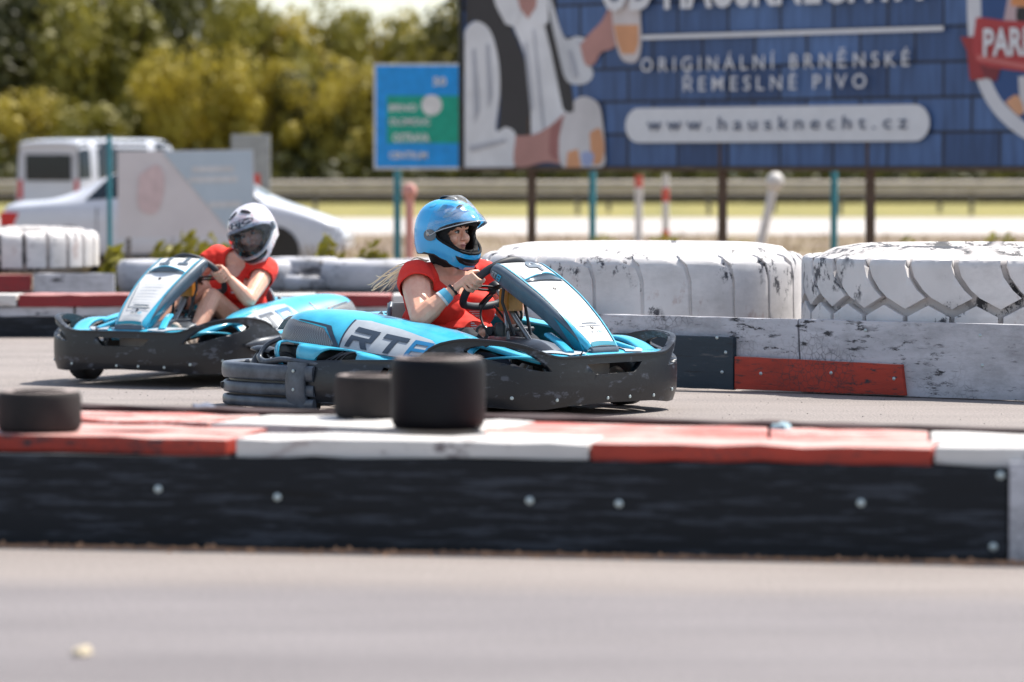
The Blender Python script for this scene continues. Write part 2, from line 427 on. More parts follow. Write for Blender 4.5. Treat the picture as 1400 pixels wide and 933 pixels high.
def carbon():
    m, t, b = nodes('perforated_mesh_panel'); setn(b, .4)
    c = tex(t, 'ShaderNodeTexChecker', scale=150); c.inputs[1].default_value = (.30, .31, .32, 1); c.inputs[2].default_value = (.03, .03, .035, 1)
    n = ramp(t, tex(t, scale=6).outputs[0], [(.40, 0), (.6, .75)])
    t.links.new(mix(t, n, c.outputs[0], (.17, .18, .19)), b.inputs['Base Color']); return m
M['mesh'] = carbon()
def clear(name, tint, f0, rough=.05, dirt=.15):
    m = bpy.data.materials.new(name); m.use_nodes = True; t = m.node_tree; t.nodes.clear()
    o = t.nodes.new('ShaderNodeOutputMaterial'); tr = t.nodes.new('ShaderNodeBsdfTransparent'); tr.inputs[0].default_value = col4(tint)
    gl = t.nodes.new('ShaderNodeBsdfGlossy'); gl.inputs['Roughness'].default_value = rough
    fr = t.nodes.new('ShaderNodeFresnel'); fr.inputs[0].default_value = f0
    mx = t.nodes.new('ShaderNodeMixShader'); t.links.new(fr.outputs[0], mx.inputs[0]); t.links.new(tr.outputs[0], mx.inputs[1]); t.links.new(gl.outputs[0], mx.inputs[2])
    df = t.nodes.new('ShaderNodeBsdfDiffuse'); df.inputs[0].default_value = (.7, .72, .75, 1)
    m2 = t.nodes.new('ShaderNodeMixShader'); n = tex(t, scale=9, stretch=(1, 1, 3))
    r = ramp(t, n.outputs[0], [(.42, dirt*.25), (.62, dirt*2.2)])
    t.links.new(r, m2.inputs[0]); t.links.new(mx.outputs[0], m2.inputs[1]); t.links.new(df.outputs[0], m2.inputs[2])
    t.links.new(m2.outputs[0], o.inputs[0]); return m
M['visor_smoke'] = clear('clear_smoky_visor', (.93, .94, .95), 1.18, .12, .13)
M['visor_clear'] = clear('clear_visor', (.55, .64, .74), 1.45, .06, .03)
def asphalt():
    m, t, b = nodes('worn_asphalt'); setn(b, .85)
    n = tex(t, scale=2.2, stretch=(.35, 1, 1), detail=8); f = tex(t, scale=90, detail=2)
    c1 = ramp(t, n.outputs[0], [(.3, (.158, .143, .148)), (.7, (.205, .187, .193))])
    c2 = ramp(t, f.outputs[0], [(.35, (.58, .58, .58)), (.65, (1.22, 1.2, 1.17))])
    k = mix(t, 1.0, c1, c2, 'MULTIPLY')
    st = ramp(t, tex(t, scale=1.0, stretch=(.05, 2.6, 1), detail=5).outputs[0], [(.36, (.90, .90, .905)), (.52, (1, 1, 1)), (.68, (1.03, 1.03, 1.02))])
    k = mix(t, 1.0, k, st, 'MULTIPLY')
    g = t.nodes.new('ShaderNodeTexCoord'); sp = t.nodes.new('ShaderNodeSeparateXYZ'); t.links.new(g.outputs['Object'], sp.inputs[0])
    a = t.nodes.new('ShaderNodeMath'); a.operation = 'MULTIPLY_ADD'; a.inputs[1].default_value = .173; t.links.new(sp.outputs[0], a.inputs[0]); t.links.new(sp.outputs[1], a.inputs[2])
    n2 = tex(t, scale=1.1, stretch=(.4, 2.4, 1), detail=7); q = t.nodes.new('ShaderNodeMath'); q.operation = 'MULTIPLY_ADD'; q.inputs[1].default_value = .7
    t.links.new(n2.outputs[0], q.inputs[0]); t.links.new(a.outputs[0], q.inputs[2])
    mr = t.nodes.new('ShaderNodeMapRange'); mr.inputs[1].default_value = 10.75; mr.inputs[2].default_value = 11.15; t.links.new(q.outputs[0], mr.inputs[0])
    du_ = ramp(t, n.outputs[0], [(.3, (.215, .188, .178)), (.7, (.272, .240, .226))])
    k = mix(t, mr.outputs[0], k, mix(t, 1.0, mix(t, 1.0, du_, st, 'MULTIPLY'), c2, 'MULTIPLY'))
    t.links.new(k, b.inputs['Base Color']); bump(t, b, f.outputs[0], .5, .004); return m
M['asphalt'] = asphalt()
def dust_glare():
    m, t, b = nodes('dusty_edge'); setn(b, .95)
    n = tex(t, scale=3, stretch=(.5, 2, 1), detail=9)
    g = t.nodes.new('ShaderNodeTexCoord'); sp = t.nodes.new('ShaderNodeSeparateXYZ'); t.links.new(g.outputs['Object'], sp.inputs[0])
    # amount of dust: full at the boards, thinning out towards the track
    a = t.nodes.new('ShaderNodeMath'); a.operation = 'MULTIPLY_ADD'; a.inputs[1].default_value = .154; t.links.new(sp.outputs[0], a.inputs[0]); t.links.new(sp.outputs[1], a.inputs[2])
    n2 = tex(t, scale=1.4, stretch=(.6, 2, 1), detail=7); q = t.nodes.new('ShaderNodeMath'); q.operation = 'MULTIPLY_ADD'; q.inputs[1].default_value = .5
    t.links.new(n2.outputs[0], q.inputs[0]); t.links.new(a.outputs[0], q.inputs[2])
    k = ramp(t, n.outputs[0], [(.3, (.25, .20, .185)), (.7, (.32, .265, .24))])
    mr = t.nodes.new('ShaderNodeMapRange'); mr.inputs[1].default_value = 11.00; mr.inputs[2].default_value = 11.55; t.links.new(q.outputs[0], mr.inputs[0])
    t.links.new(mix(t, mr.outputs[0], (.19, .175, .178), k), b.inputs['Base Color']); return m
M['dust_glare'] = dust_glare()
def soil():
    m, t, b = nodes('dry_soil_and_grass'); setn(b, .95)
    n = tex(t, scale=.35, detail=10, rough=.7)
    t.links.new(ramp(t, n.outputs[0], [(.35, (.14, .098, .072)), (.5, (.20, .148, .105)), (.62, (.21, .165, .07))]), b.inputs['Base Color']); return m
M['soil'] = soil()
M['meadow'] = plain('yellow_meadow', (.29, .24, .06), .95, c2=(.13, .13, .035), scale=.5)
M['road'] = plain('pale_concrete_road', (.46, .42, .39), .9, c2=(.36, .33, .31), scale=.4)
# ------------------------------------------------------------ the setting
LOW = -.27
def strip(name, rows, z, m, kind='structure'):
    V = []; Fc = []
    for r in rows: V += [Vector((x, y, z if len(q) < 1 else q[0])) for x, y, *q in r]
    n = len(rows[0])
    for i in range(len(rows)-1):
        for j in range(n-1): Fc.append((i*n+j, i*n+j+1, (i+1)*n+j+1, (i+1)*n+j))
    o = mk(name, V, Fc, m); o['kind'] = kind; return o
rows = []
for y, z in ((-40, -.004), (2, -.004), (19.9, -.004), (21, -.10), (22.5, -.146), (32, -.146), (35, -.15), (39, -.20), (44, LOW), (60, LOW), (100, LOW), (300, LOW), (1500, LOW)):
    rows.append([(x, y, z) for x in (-700, -100, -30, 0, 30, 100, 700)])
strip('ground', rows, 0, M['soil'])
TR = []
for k in range(41):
    y = 19.5+k*.08; t = min(max((y-19.9)/2.6, 0), 1); TR.append([(x, y, -.126*t*t*(3-2*t)) for x in (-40, 0, 40)])
strip('track_asphalt', [[(-40, -6, 0), (0, -6, 0), (40, -6, 0)]]+TR+[[(x, 24.8, -.126) for x in (-40, 0, 40)], [(x, 28, -.13) for x in (-40, 0, 40)], [(x, 34, -.13) for x in (-40, 0, 40)]], 0, M['asphalt'])
strip('highway_road', [[(-300, 83), (300, 83)], [(-300, 111), (300, 111)]], LOW+.006, M['road'])
strip('meadow_verge', [[(-300, 111.2), (300, 111.2)], [(-300, 162), (300, 162)]], LOW+.012, M['meadow'])

def line_pt(A, B, px):           # where the ground line AB crosses a pixel column (height ignored)
    k = (px-700)/F; A = Vector(A); B = Vector(B); d = B-A
    t = (k*A.y-A.x)/(d.x-k*d.y); return A+d*t
def plank(name, A, B, z0, z1, t0, t1, m, parent, skA=0, skB=0, z0b=None, z1b=None, jit=.0016, seed=0, bevel=.003):
    A = Vector((A[0], A[1], 0)); B = Vector((B[0], B[1], 0)); d = (B-A); L = d.length; d /= L
    n = Vector((d.y, -d.x, 0))
    if n.y > 0: n = -n
    z0b = z0 if z0b is None else z0b; z1b = z1 if z1b is None else z1b
    N = max(2, int(L/.12)); V = []; Fc = []
    rnd = random.Random(seed+len(name)*31+int(abs(A.x)*977))
    for i in range(N+1):
        t = i/N; a = z0+(z0b-z0)*t; b = z1+(z1b-z1)*t
        sk = skA*(1-t)+skB*t
        j = [rnd.uniform(-jit, jit) for _ in range(4)]
        p = A+d*L*t
        V += [p+n*(t1+j[0]*.6)+Vector((0, 0, a+j[1])), p+n*(t1+j[0]*.6)+d*sk+Vector((0, 0, b+j[2])),
              p+n*t0+d*sk+Vector((0, 0, b+j[3])), p+n*t0+Vector((0, 0, a+j[1]))]
    for i in range(N):
        for k in range(4): Fc.append((i*4+k, i*4+(k+1) % 4, (i+1)*4+(k+1) % 4, (i+1)*4+k))
    Fc.append((0, 1, 2, 3)); Fc.append((N*4+3, N*4+2, N*4+1, N*4))
    return mk(name, V, Fc, m, parent, None, bevel)
SCREW = None
def screws(pts, n, parent, r=.0085, name='screw'):
    global SCREW
    if SCREW is None:
        V, Fc = g_lathe([(0, .004), (.6, .004), (1, .0), (.95, -.006)], 12, 'Z')
        SCREW = mk('screw', V, Fc, M['screw'], None, 40).data
        bpy.data.objects.remove(bpy.data.objects['screw'])
    for p in pts:
        o = bpy.data.objects.new(name, SCREW); C.objects.link(o); o.parent = parent
        o.location = p; o.rotation_euler = n.to_track_quat('Z', 'Y').to_euler(); o.scale = (r, r, 1)

# ---- kerb island in front
FA = gr(0, 745); FB = gr(1380, 769)
fd = (FB-FA).normalized(); fn = Vector((fd.y, -fd.x, 0)); fn = -fn if fn.y > 0 else fn
def fp(px, back=0):
    p = line_pt(FA.xy, FB.xy, px); q = Vector((p.x, p.y, 0))-fn*back
    # keep the pixel column
    A2 = (FA-fn*back).xy; B2 = (FB-fn*back).xy; q2 = line_pt(A2, B2, px); return Vector((q2.x, q2.y, 0))
isl = empty('kerb_island', FA, 0, 'low kerb island of black boards and red and white painted timbers nearest the camera', 'kerb')
def rel(o, par):                 # parent without moving
    o.parent = par; o.matrix_parent_inverse = Matrix.Translation(-par.location); return o
def P_(par, o): return rel(o, par)
bd = P_(isl, plank('black_board', fp(-330), fp(1379), 0.004, .282, -.05, 0, M['black_wood'], None, jit=.002))
bd2 = P_(isl, plank('grey_board', fp(1382), fp(1600), .004, .300, -.05, .012, M['white_wood'], None)); bd2['label'] = 'pale grey painted board at the right end'
pts = []
for x, y in ((216, 669), (379, 680), (724, 685), (846, 689), (1177, 688), (1368, 650), (1358, 748)):
    pts.append(on_plane(x, y, FA+fn*.002, fn))
screws(pts, fn, isl, .0125)
for o in list(isl.children):
    if o.name.startswith('screw'): rel(o, isl)
P_(isl, mk('deck', *g_box((0, 0, 0), (1, 1, 1)), M['brown_edge'])).hide_render = False
dk = [o for o in isl.children if o.name.startswith('deck')][0]
BA = gr(-330, 540, .345); BB = gr(1600, 589, .345)
def bp(px, fwd=0):
    d = (BB-BA).normalized(); n = Vector((d.y, -d.x, 0)); n = -n if n.y > 0 else n
    q = line_pt((BA+n*fwd).xy, (BB+n*fwd).xy, px); return Vector((q.x, q.y, 0))
dv = [fp(-330, .052), fp(1600, .052), bp(1600), bp(-330)]
me = dk.data; me.clear_geometry()
me.from_pydata([tuple(v)[:2]+(z,) for z in (.01, .272) for v in dv], [], [(0, 1, 2, 3), (4, 5, 6, 7), (0, 1, 5, 4), (1, 2, 6, 5), (2, 3, 7, 6), (3, 0, 4, 7)])
def beam(x0, x1, b0, b1, m, z0=.284, z1=.336, lab=None, sk=0):
    o = P_(isl, plank('kerb_timber', fp(x0, b0+sk), fp(x1, b0), z0, z1, -(b1-b0), 0, m, None, jit=.0055, bevel=.007, seed=int(x0)))
    if lab: o['label'] = lab
    return o
beam(-330, 308, .03, .30, M['red_wood'], lab='red timber at the left', sk=.16)
beam(-330, 330, .40, .62, M['red_wood'], lab='second red timber behind', sk=.25, z1=.330)
beam(322, 805, .02, .34, M['white_top'], lab='white timber')
beam(808, 1275, .02, .34, M['red_wood'], lab='red timber right of centre')
beam(1279, 1600, .02, .34, M['white_top'], lab='white timber at the right end')
def beamb(x0, x1, f0, f1, m, lab, z1=.334):
    o = P_(isl, plank('kerb_timber', bp(x0, f0), bp(x1, f0), .284, z1, -(f0-f1), 0, m, None, jit=.004, bevel=.006)); o['label'] = lab
beamb(-330, 283, .62, .22, M['pink_wood'], 'faded red timber of the back row')
beamb(287, 661, .62, .16, M['white_top'], 'white timber of the back row')
def slab(x0, x1, f, g_, m, lab, z1, seams=2):
    """timbers filling the island between the front row (f from the boards) and the back edge (g_)"""
    for k in range(seams):
        N = 8; V = []; Fc = []; rnd = random.Random(int(x0)+k)
        for i in range(N+1):
            x = x0+(x1-x0)*i/N; a = fp(x, f); b = bp(x, g_); p = a.lerp(b, k/seams+.006); q = a.lerp(b, (k+1)/seams-.006); j = rnd.uniform(-.003, .003)
            for w_ in (p, q):
                for z in (.284, z1+j): V.append(Vector((w_.x, w_.y, z)))
        for i in range(N):
            c = i*4; d = c+4; Fc += [(c, c+1, d+1, d), (c+1, c+3, d+3, d+1), (c+3, c+2, d+2, d+3), (c+2, c, d, d+2)]
        Fc += [(0, 1, 3, 2), (N*4, N*4+1, N*4+3, N*4+2)]
        o = P_(isl, mk('kerb_timber', V, Fc, m, None, None, .005)); o['label'] = lab
slab(664, 1050, .35, .15, M['pink_wood'], 'faded pink timber of the back rows', .332)
slab(1054, 1270, .35, .15, M['pink_wood'], 'faded pink timber at the right of the back rows', .334)
slab(1274, 1600, .35, .15, M['white_top'], 'white timber at the right of the back rows', .333)
o = P_(isl, plank('back_board', bp(-330, .13), bp(1600, .13), .0, .345, -.13, 0, M['brown_edge'], None, jit=.004)); o['label'] = 'dark brown board along the back'

def kart_tyre(px, py, z, r, h, m, label):
    c = gr(px, py, z)
    prof = [(r*.50, h*.08), (r*.62, 0.0), (r*.9, 0), (r*.97, h*.06), (r, h*.16), (r, h*.84), (r*.975, h*.93), (r*.93, h*.985), (r*.86, h), (r*.62, h*.97), (r*.50, h*.90)]
    t = empty('old_tyre', c, 0, label, 'tyre', 'old kart tyres lying on the kerb')
    V, Fc = g_lathe(prof, 56, 'Z', True); mk('tread', V, Fc, m, t, 60)
    V, Fc = g_tube([(r*.60*math.cos(a), r*.60*math.sin(a), h*.985) for a in [2*math.pi*k/40 for k in range(40)]], h*.03, 6, closed=True)
    mk('bead', V, Fc, m, t, 60)
    return t
kart_tyre(54, 589, .337, .133, .128, M['old_tyre'], 'low charcoal tyre lying at the left end of the kerb')
kart_tyre(599, 585, .337, .152, .228, M['blk_tyre'], 'tall glossy black tyre standing on the white kerb, largest of the three')
kart_tyre(508, 570, .337, .125, .142, M['old_tyre'], 'small brownish grey tyre half hidden behind the tall black one')
def scrap(px, py, z, sx, sy, m, label):
    c = gr(px, py, z); rnd = random.Random(px)
    out = [(sx*math.cos(a)*rnd.uniform(.6, 1), sy*math.sin(a)*rnd.uniform(.6, 1)) for a in [k*.7 for k in range(9)]]
    V = [c+Vector((x, y, 0)) for x, y in out]+[c+Vector((x*.8, y*.8, .012+.004*math.sin(x*90))) for x, y in out]; n = len(out)
    Fc = [tuple(range(n)), tuple(range(n, 2*n))]+[(i, (i+1) % n, n+(i+1) % n, n+i) for i in range(n)]
    o = mk('scrap', V, Fc, m, None); return tag(o, label, 'scrap')
scrap(1068, 585, .335, .045, .09, plain('pale_blue_rag', (.35, .52, .58), .8), 'small pale blue scrap lying on the faded red kerb at the right')
scrap(277, 558, .335, .055, .12, plain('grey_blue_rag', (.12, .14, .20), .8), 'small slate blue scrap on the kerb right of the low tyre')
scrap(110, 893, .004, .03, .06, plain('pale_leaf', (.62, .52, .36), .8), 'pale dry leaf lying on the asphalt at the lower left')
# crumbs along the foot of the boards
V = []; Fc = []; rnd = random.Random(5)
for i in range(2600):
    px = rnd.uniform(-300, 1420); k = abs(rnd.gauss(0, 1))
    g = noise.noise(Vector((px*.02, 7, 0)))
    back = -.012-k*(.035+.05*max(g, 0)); c = fp(px, back); s = rnd.uniform(.002, .010)*(2.0 if rnd.random() < .05 else 1)
    b = len(V); a = rnd.uniform(0, 3)
    for q in ((-1, -.6, 0), (1, -.4, 0), (.2, .8, 0), (0, 0, .9)):
        x, y = q[0]*math.cos(a)-q[1]*math.sin(a), q[0]*math.sin(a)+q[1]*math.cos(a)
        V.append(c+Vector((x*s, y*s, .001+q[2]*s)))
    Fc += [(b, b+1, b+2), (b, b+1, b+3), (b+1, b+2, b+3), (b+2, b, b+3)]
tag(mk('crumbs', V, Fc, M['debris']), 'brown crumbs and dry leaf bits along the foot of the black board', None, None, 'stuff')

# loose rubber crumbs and grit on the racing line
V = []; Fc = []; rnd = random.Random(21)
for i in range(1500):
    y = rnd.uniform(13.6, 30); x = rnd.uniform(-.16, .16)*y; t_ = min(max((y-19.9)/2.6, 0), 1); z = -.126*t_*t_*(3-2*t_)+.001; s = rnd.uniform(.0012, .0038); b = len(V); a = rnd.uniform(0, 3)
    for q in ((-1, -.6, 0), (1, -.4, 0), (.2, .8, 0), (0, 0, .9)): V.append((x+(q[0]*math.cos(a)-q[1]*math.sin(a))*s*1.5, y+(q[0]*math.sin(a)+q[1]*math.cos(a))*s, z+q[2]*s))
    Fc += [(b, b+1, b+3), (b+1, b+2, b+3), (b+2, b, b+3)]
tag(mk('rubber_crumbs', V, Fc, M['tyre']), 'black rubber crumbs and grit scattered over the track', None, None, 'stuff')

# ---- white timber wall with the big tyres
WA = gr(1000, 534.5); WB = gr(1400, 550)
wd = (WB-WA).normalized(); wn = Vector((wd.y, -wd.x, 0)); wn = -wn if wn.y > 0 else wn
def wp(px, out=0):
    q = line_pt((WA+wn*out).xy, (WB+wn*out).xy, px); return Vector((q.x, q.y, 0))
wall = empty('timber_barrier', wp(1000), 0, 'white painted timber barrier with black and red boards under the big white tyres', 'barrier')
def wpl(name, x0, x1, z0, z1, t0, t1, m, lab=None, **k):
    o = P_(wall, plank(name, wp(x0, t1), wp(x1, t1), z0, z1, -(t1-t0), 0, m, None, **k))
    if lab: o['label'] = lab
    return o
wpl('board', 600, 1094.5, .02, .384, -.07, -.02, M['white_wood'], 'white board left of the dark joint', skB=-.02)
wpl('board', 1097, 1560, .004, .386, -.07, -.018, M['white_wood'], 'white cracked board right of the dark joint', skA=-.02)
wpl('board', 838, 1002.5, .006, .287, -.017, .018, M['navy_wood'], 'slate black board', z1b=.280)
wpl('board', 1004.5, 1238, .01, .183, -.015, .012, M['red_wood'], 'worn red board', skB=-.022, z1b=.168)
wpl('board', 600, 835, .006, .21, -.017, .012, M['red_wood_dark'], 'dark red board behind the kart')
sc = [on_plane(x, y, WA+wn*.0135, wn) for x, y in ((1040, 511), (1136, 510), (1222, 518))]
sc += [on_plane(x, y, WA+wn*.0195, wn) for x, y in ((987, 509), (992, 482), (980, 462))]
sc += [on_plane(x, y, WA-wn*.0165, wn) for x, y in ((1343, 500), (1183, 452), (1340, 459))]
screws(sc, wn, wall, .0095)
for o in wall.children:
    if o.name.startswith('screw'): rel(o, wall)

def big_tyre(cx, cy, Rr, z0, z1, zmid, n, style, label, rot=0, lug=.045, sh=.10, rise=.028, mlug='white_tyre', mbase='groove_tyre', group=None, stacked=False):
    t = empty('painted_tyre', (cx, cy, z0), rot, label, 'tyre', group)
    h = z1-z0; Rb = Rr-lug
    prof = [(Rb-.05, .0), (Rb, .06), (Rb, h-sh), (Rb-sh*.3, h-sh*.3), (Rb-sh, h-.006), (Rb-.12, h+rise*.6), (Rb-.25, h+rise), (Rb-.38, h-.0), (Rb-.42, h-.06), (Rb-.36, h-.12), (Rb-.22, h*.5), (Rb-.36, .1), (Rb-.42, .05), (Rb-.3, .0)]
    V, Fc = g_lathe(prof, 72, 'Z', True); mk('carcass', V, Fc, M[mlug] if lug < .02 else M[mbase], t, 60)
    pitch = 2*math.pi*Rr/n; zt = h-.0; zm = zmid-z0
    def fm(s, z):
        a = s/Rr; zc = h-sh
        if z <= zc: r = Rr; zz = z
        else:
            q = (z-zc)/sh; q = min(q, 1.9)
            r = Rr-sh*(1-math.cos(q*1.0)); zz = zc+sh*math.sin(q*1.0)*1.0
        return Vector((r*math.sin(a), -r*math.cos(a), zz))
    if style == 'chevron':
        g = .036; p = pitch-g; dz = h-zm
        tp = h+sh*.75
        left = [(0, tp), (-.005, h-.04), (.012, zm+dz*.62), (.06, zm+dz*.36), (.105, zm+.052)]
        up = left+[(.105+p/2, zm-.005), (.105+p, zm+.052)]+[(x+p, z) for x, z in left[::-1][1:]]
        pk = .105-g/2; hp = pitch/2-.014
        lo = [(pk-hp, zm-.045), (pk, zm+.012), (pk+hp, zm-.045), (pk+hp, .06), (pk-hp, .06)]
        outs = [up, lo]
    elif style == 'worn':
        g = .02; p = pitch-g
        tp = h+sh*.6; outs = [[(-.01, tp), (.0, h-.015), (.030, h-.05), (.055, h-.14), (.07, .07), (.07+p, .07), (.055+p, h-.14), (.030+p, h-.07), (p-.05, h-.035), (p-.06, tp)]]
    else:
        g = .045; p = pitch-g
        outs = [[(0, h+.03), (0, .04), (p, .04), (p, h+.03)]]
    for k, ol in enumerate(outs):
        o = sheet('tread_lug', ol, (), fm, M[mlug], t, .03, .05, thick=lug+.004, bevel=min(.016, lug*.3), off=-1, smooth=35)
        # orient outward
        dg = bpy.context.evaluated_depsgraph_get(); me = bpy.data.meshes.new_from_object(o.evaluated_get(dg)); o.modifiers.clear(); o.data = me
        if me.polygons[0].normal.length:
            pass
        for i in range(1, n):
            c = o.copy(); C.objects.link(c); c.rotation_euler = (0, 0, i*2*math.pi/n)
    return t
def flipsheet(o):
    bm = bmesh.new(); bm.from_mesh(o.data); bmesh.ops.reverse_faces(bm, faces=bm.faces); bm.to_mesh(o.data); bm.free()

Tc = lambda px, d: Vector(((px-700)/F*d, d))
cA = wp(878, -(.078+.92))
big_tyre(cA.x, cA.y, .92, 0, .700, .44, 22, 'worn', 'big white painted tyre with shallow worn tread behind the blue kart', .2, .014, .075, .05)
cB = wp(1340, -(.078+.95))
big_tyre(cB.x, cB.y, .95, 0, .712, .455, 24, 'chevron', 'big white painted tyre with deep chevron tread at the right edge', .03, .05, .04, .055)
# small red tyre seen in the gap
c = at(1099, 372, 23.2); t = empty('red_tyre', (c.x, c.y, 0), 0, 'red painted tyre seen in the gap between the two big white tyres', 'tyre')
V, Fc = g_lathe([(.2, .05), (.28, 0), (.4, .02), (.42, .12), (.42, .52), (.38, .62), (.28, .63), (.2, .58)], 36, 'Z', True)
mk('tread', V, Fc, M['red_wood'], t, 60)

# ---- barriers at the left, behind the second kart
DB = 29.5
def xb(px, d): return (px-700)/F*d
lb = empty('low_kerb_barrier', (xb(300, DB), DB, 0), 0, 'low barrier of red and white timbers over a black base behind the second kart', 'barrier')
def lpl(name, par, x0, x1, z0, z1, d, depth, m, lab=None):
    kz = d/({'l': 26.7}.get('l') if d < 31 else 30.4)
    z0 = CAM_H-(CAM_H-z0)*kz if z0 > 0 else -.16; z1 = CAM_H-(CAM_H-z1)*kz
    o = P_(par, plank(name, (xb(x0, d), d), (xb(x1, d), d), z0, z1, -depth, 0, m, None, jit=.004, bevel=.008))
    if lab: o['label'] = lab
lpl('base_board', lb, -160, 640, 0, .135, DB, .9, M['black_wood'])
for i, (x0, x1) in enumerate(((-160, -40), (-37, 100), (103, 240), (243, 398), (545, 640))): lpl('side_board', lb, x0, x1, .137, .205, DB+.02, .8, M['white_wood'], 'grimy white board')
lpl('side_board', lb, 425, 540, .165, .205, DB+.02, .8, M['white_wood'], 'grimy white board')
lpl('side_board', lb, 401, 540, .137, .163, DB+.024, .8, M['black_wood'], 'black strip')
for x0, x1, mm, lb_ in ((-160, 22, 'white_top', 'white timber at the left end'), (25, 300, 'red_wood_dark', 'long red timber'), (303, 428, 'white_top', 'white timber'), (431, 533, 'red_wood_dark', 'red timber behind the driver'), (536, 640, 'white_top', 'white timber right end')):
    lpl('kerb_timber', lb, x0, x1, .207, .288, DB-.01, .48, M[mm], lb_)
    lpl('kerb_timber', lb, x0+14, x1+10, .207, .280, DB+.49, .4, M['pink_wood' if 'red' in mm else 'white_top'], lb_+', back row')
DC = 33.0
lc = empty('far_timber_barrier', (xb(100, DC), DC, 0), 0, 'farther white barrier boards with one red board under the left white tyre', 'barrier')
lpl('board', lc, -160, 42, .19, .325, DC, .06, M['red_wood_dark'], 'red board')
lpl('board', lc, 45, 156, .18, .335, DC-.01, .06, M['white_wood'], 'white board')
lpl('base_board', lc, -160, 640, 0, .185, DC+.03, .5, M['black_wood'])
big_tyre(xb(-20, 34.2), 34.2, 1.01, .262, .62, .45, 28, 'block', 'white painted tyre with upright tread blocks lying at the far left', .05, .035, .08)
def smooth_tyre(px, d, r, z0, h, label, m='white_wood'):
    d += 2.8; r *= 1.09; z0 = CAM_H-(CAM_H-z0)*1.09; h *= 1.09
    t = empty('small_white_tyre', (xb(px, d), d, z0), 0, label, 'tyre', 'white tyres of the far barrier')
    V, Fc = g_lathe([(r*.55, h*.1), (r*.7, 0), (r*.93, .0), (r, h*.2), (r, h*.8), (r*.93, h), (r*.7, h*1.02), (r*.55, h*.9)], 40, 'Z', True)
    for v in V: v += v.normalized()*.012*noise.noise(v*6)
    mk('tread', V, Fc, M[m], t, 60)
smooth_tyre(222, 30.95, .37, .19, .235, 'dull white tyre just right of the far left boards, behind the kart nose')
smooth_tyre(350, 30.95, .37, .19, .235, 'dull white tyre behind the driver in the white helmet')
smooth_tyre(418, 31.0, .36, .19, .12, 'flat white lower tyre of the two stacked right of the white helmet')
smooth_tyre(412, 31.05, .30, .325, .12, 'white upper tyre of the two stacked right of the white helmet')
smooth_tyre(520, 30.95, .50, .19, .235, 'wide dull white tyre left of the blue helmeted driver')
for k, px in enumerate((600,)): smooth_tyre(px, 31.2, .3, .19, .24, 'white tyre directly behind the blue helmeted driver')

# ------------------------------------------------------------ plants
def leaf_mat(name, a, b_, rough=.6):
    m, t, b = nodes(name); setn(b, rough)
    n = tex(t, scale=.6, detail=3); oi = t.nodes.new('ShaderNodeObjectInfo')
    t.links.new(ramp(t, n.outputs[0], [(.35, a), (.65, b_)]), b.inputs['Base Color'])
    b.inputs['Transmission Weight'].default_value = 0
    tr = t.nodes.new('ShaderNodeBsdfTranslucent'); t.links.new(ramp(t, n.outputs[0], [(.35, a), (.65, b_)]), tr.inputs[0])
    ms = t.nodes.new('ShaderNodeMixShader'); ms.inputs[0].default_value = .3
    o = t.nodes['Material Output']; t.links.new(b.outputs[0], ms.inputs[1]); t.links.new(tr.outputs[0], ms.inputs[2]); t.links.new(ms.outputs[0], o.inputs[0])
    return m
LM = [leaf_mat('dark_green_leaves', (.045, .048, .012), (.10, .098, .020)),
      leaf_mat('olive_leaves', (.17, .16, .022), (.31, .27, .04)),
      leaf_mat('yellow_green_leaves', (.31, .25, .03), (.50, .40, .055))]
WEED = leaf_mat('bright_weed_leaves', (.17, .16, .015), (.34, .30, .03))
DRY = leaf_mat('dry_grass_blades', (.19, .13, .07), (.28, .20, .10))
BARK = plain('bark', (.09, .065, .045), .9)
def crown_mesh(seed, rx, rz, n, ls):
    rnd = random.Random(seed); V = []; Fc = []
    cl = []
    for i in range(46):
        u = rnd.uniform(-1, 1); a = rnd.uniform(0, 6.283); q = rnd.uniform(.15, 1.0)
        s = math.sqrt(1-u*u); cl.append((Vector((s*math.cos(a)*rx*q, s*math.sin(a)*rx*q, u*rz*q)), rnd.uniform(.14, .42)*rx))
    for i in range(n):
        c, r = cl[i % len(cl)]
        d = Vector((rnd.gauss(0, 1), rnd.gauss(0, 1), rnd.gauss(0, 1))).normalized()
        p = c+d*r*rnd.uniform(.45, 1.15)
        nn = (d+Vector((rnd.gauss(0, .5), rnd.gauss(0, .5), rnd.gauss(0, .5)))).normalized(); a = nn.orthogonal().normalized(); b2 = nn.cross(a); s = ls*rnd.uniform(.6, 1.4)
        b = len(V); V += [p-a*s, p-b2*s*.6, p+a*s, p+b2*s*.6]; Fc.append((b, b+1, b+2, b+3))
    me = bpy.data.meshes.new('crown'); me.from_pydata([tuple(v) for v in V], [], Fc); return me
CR = {}
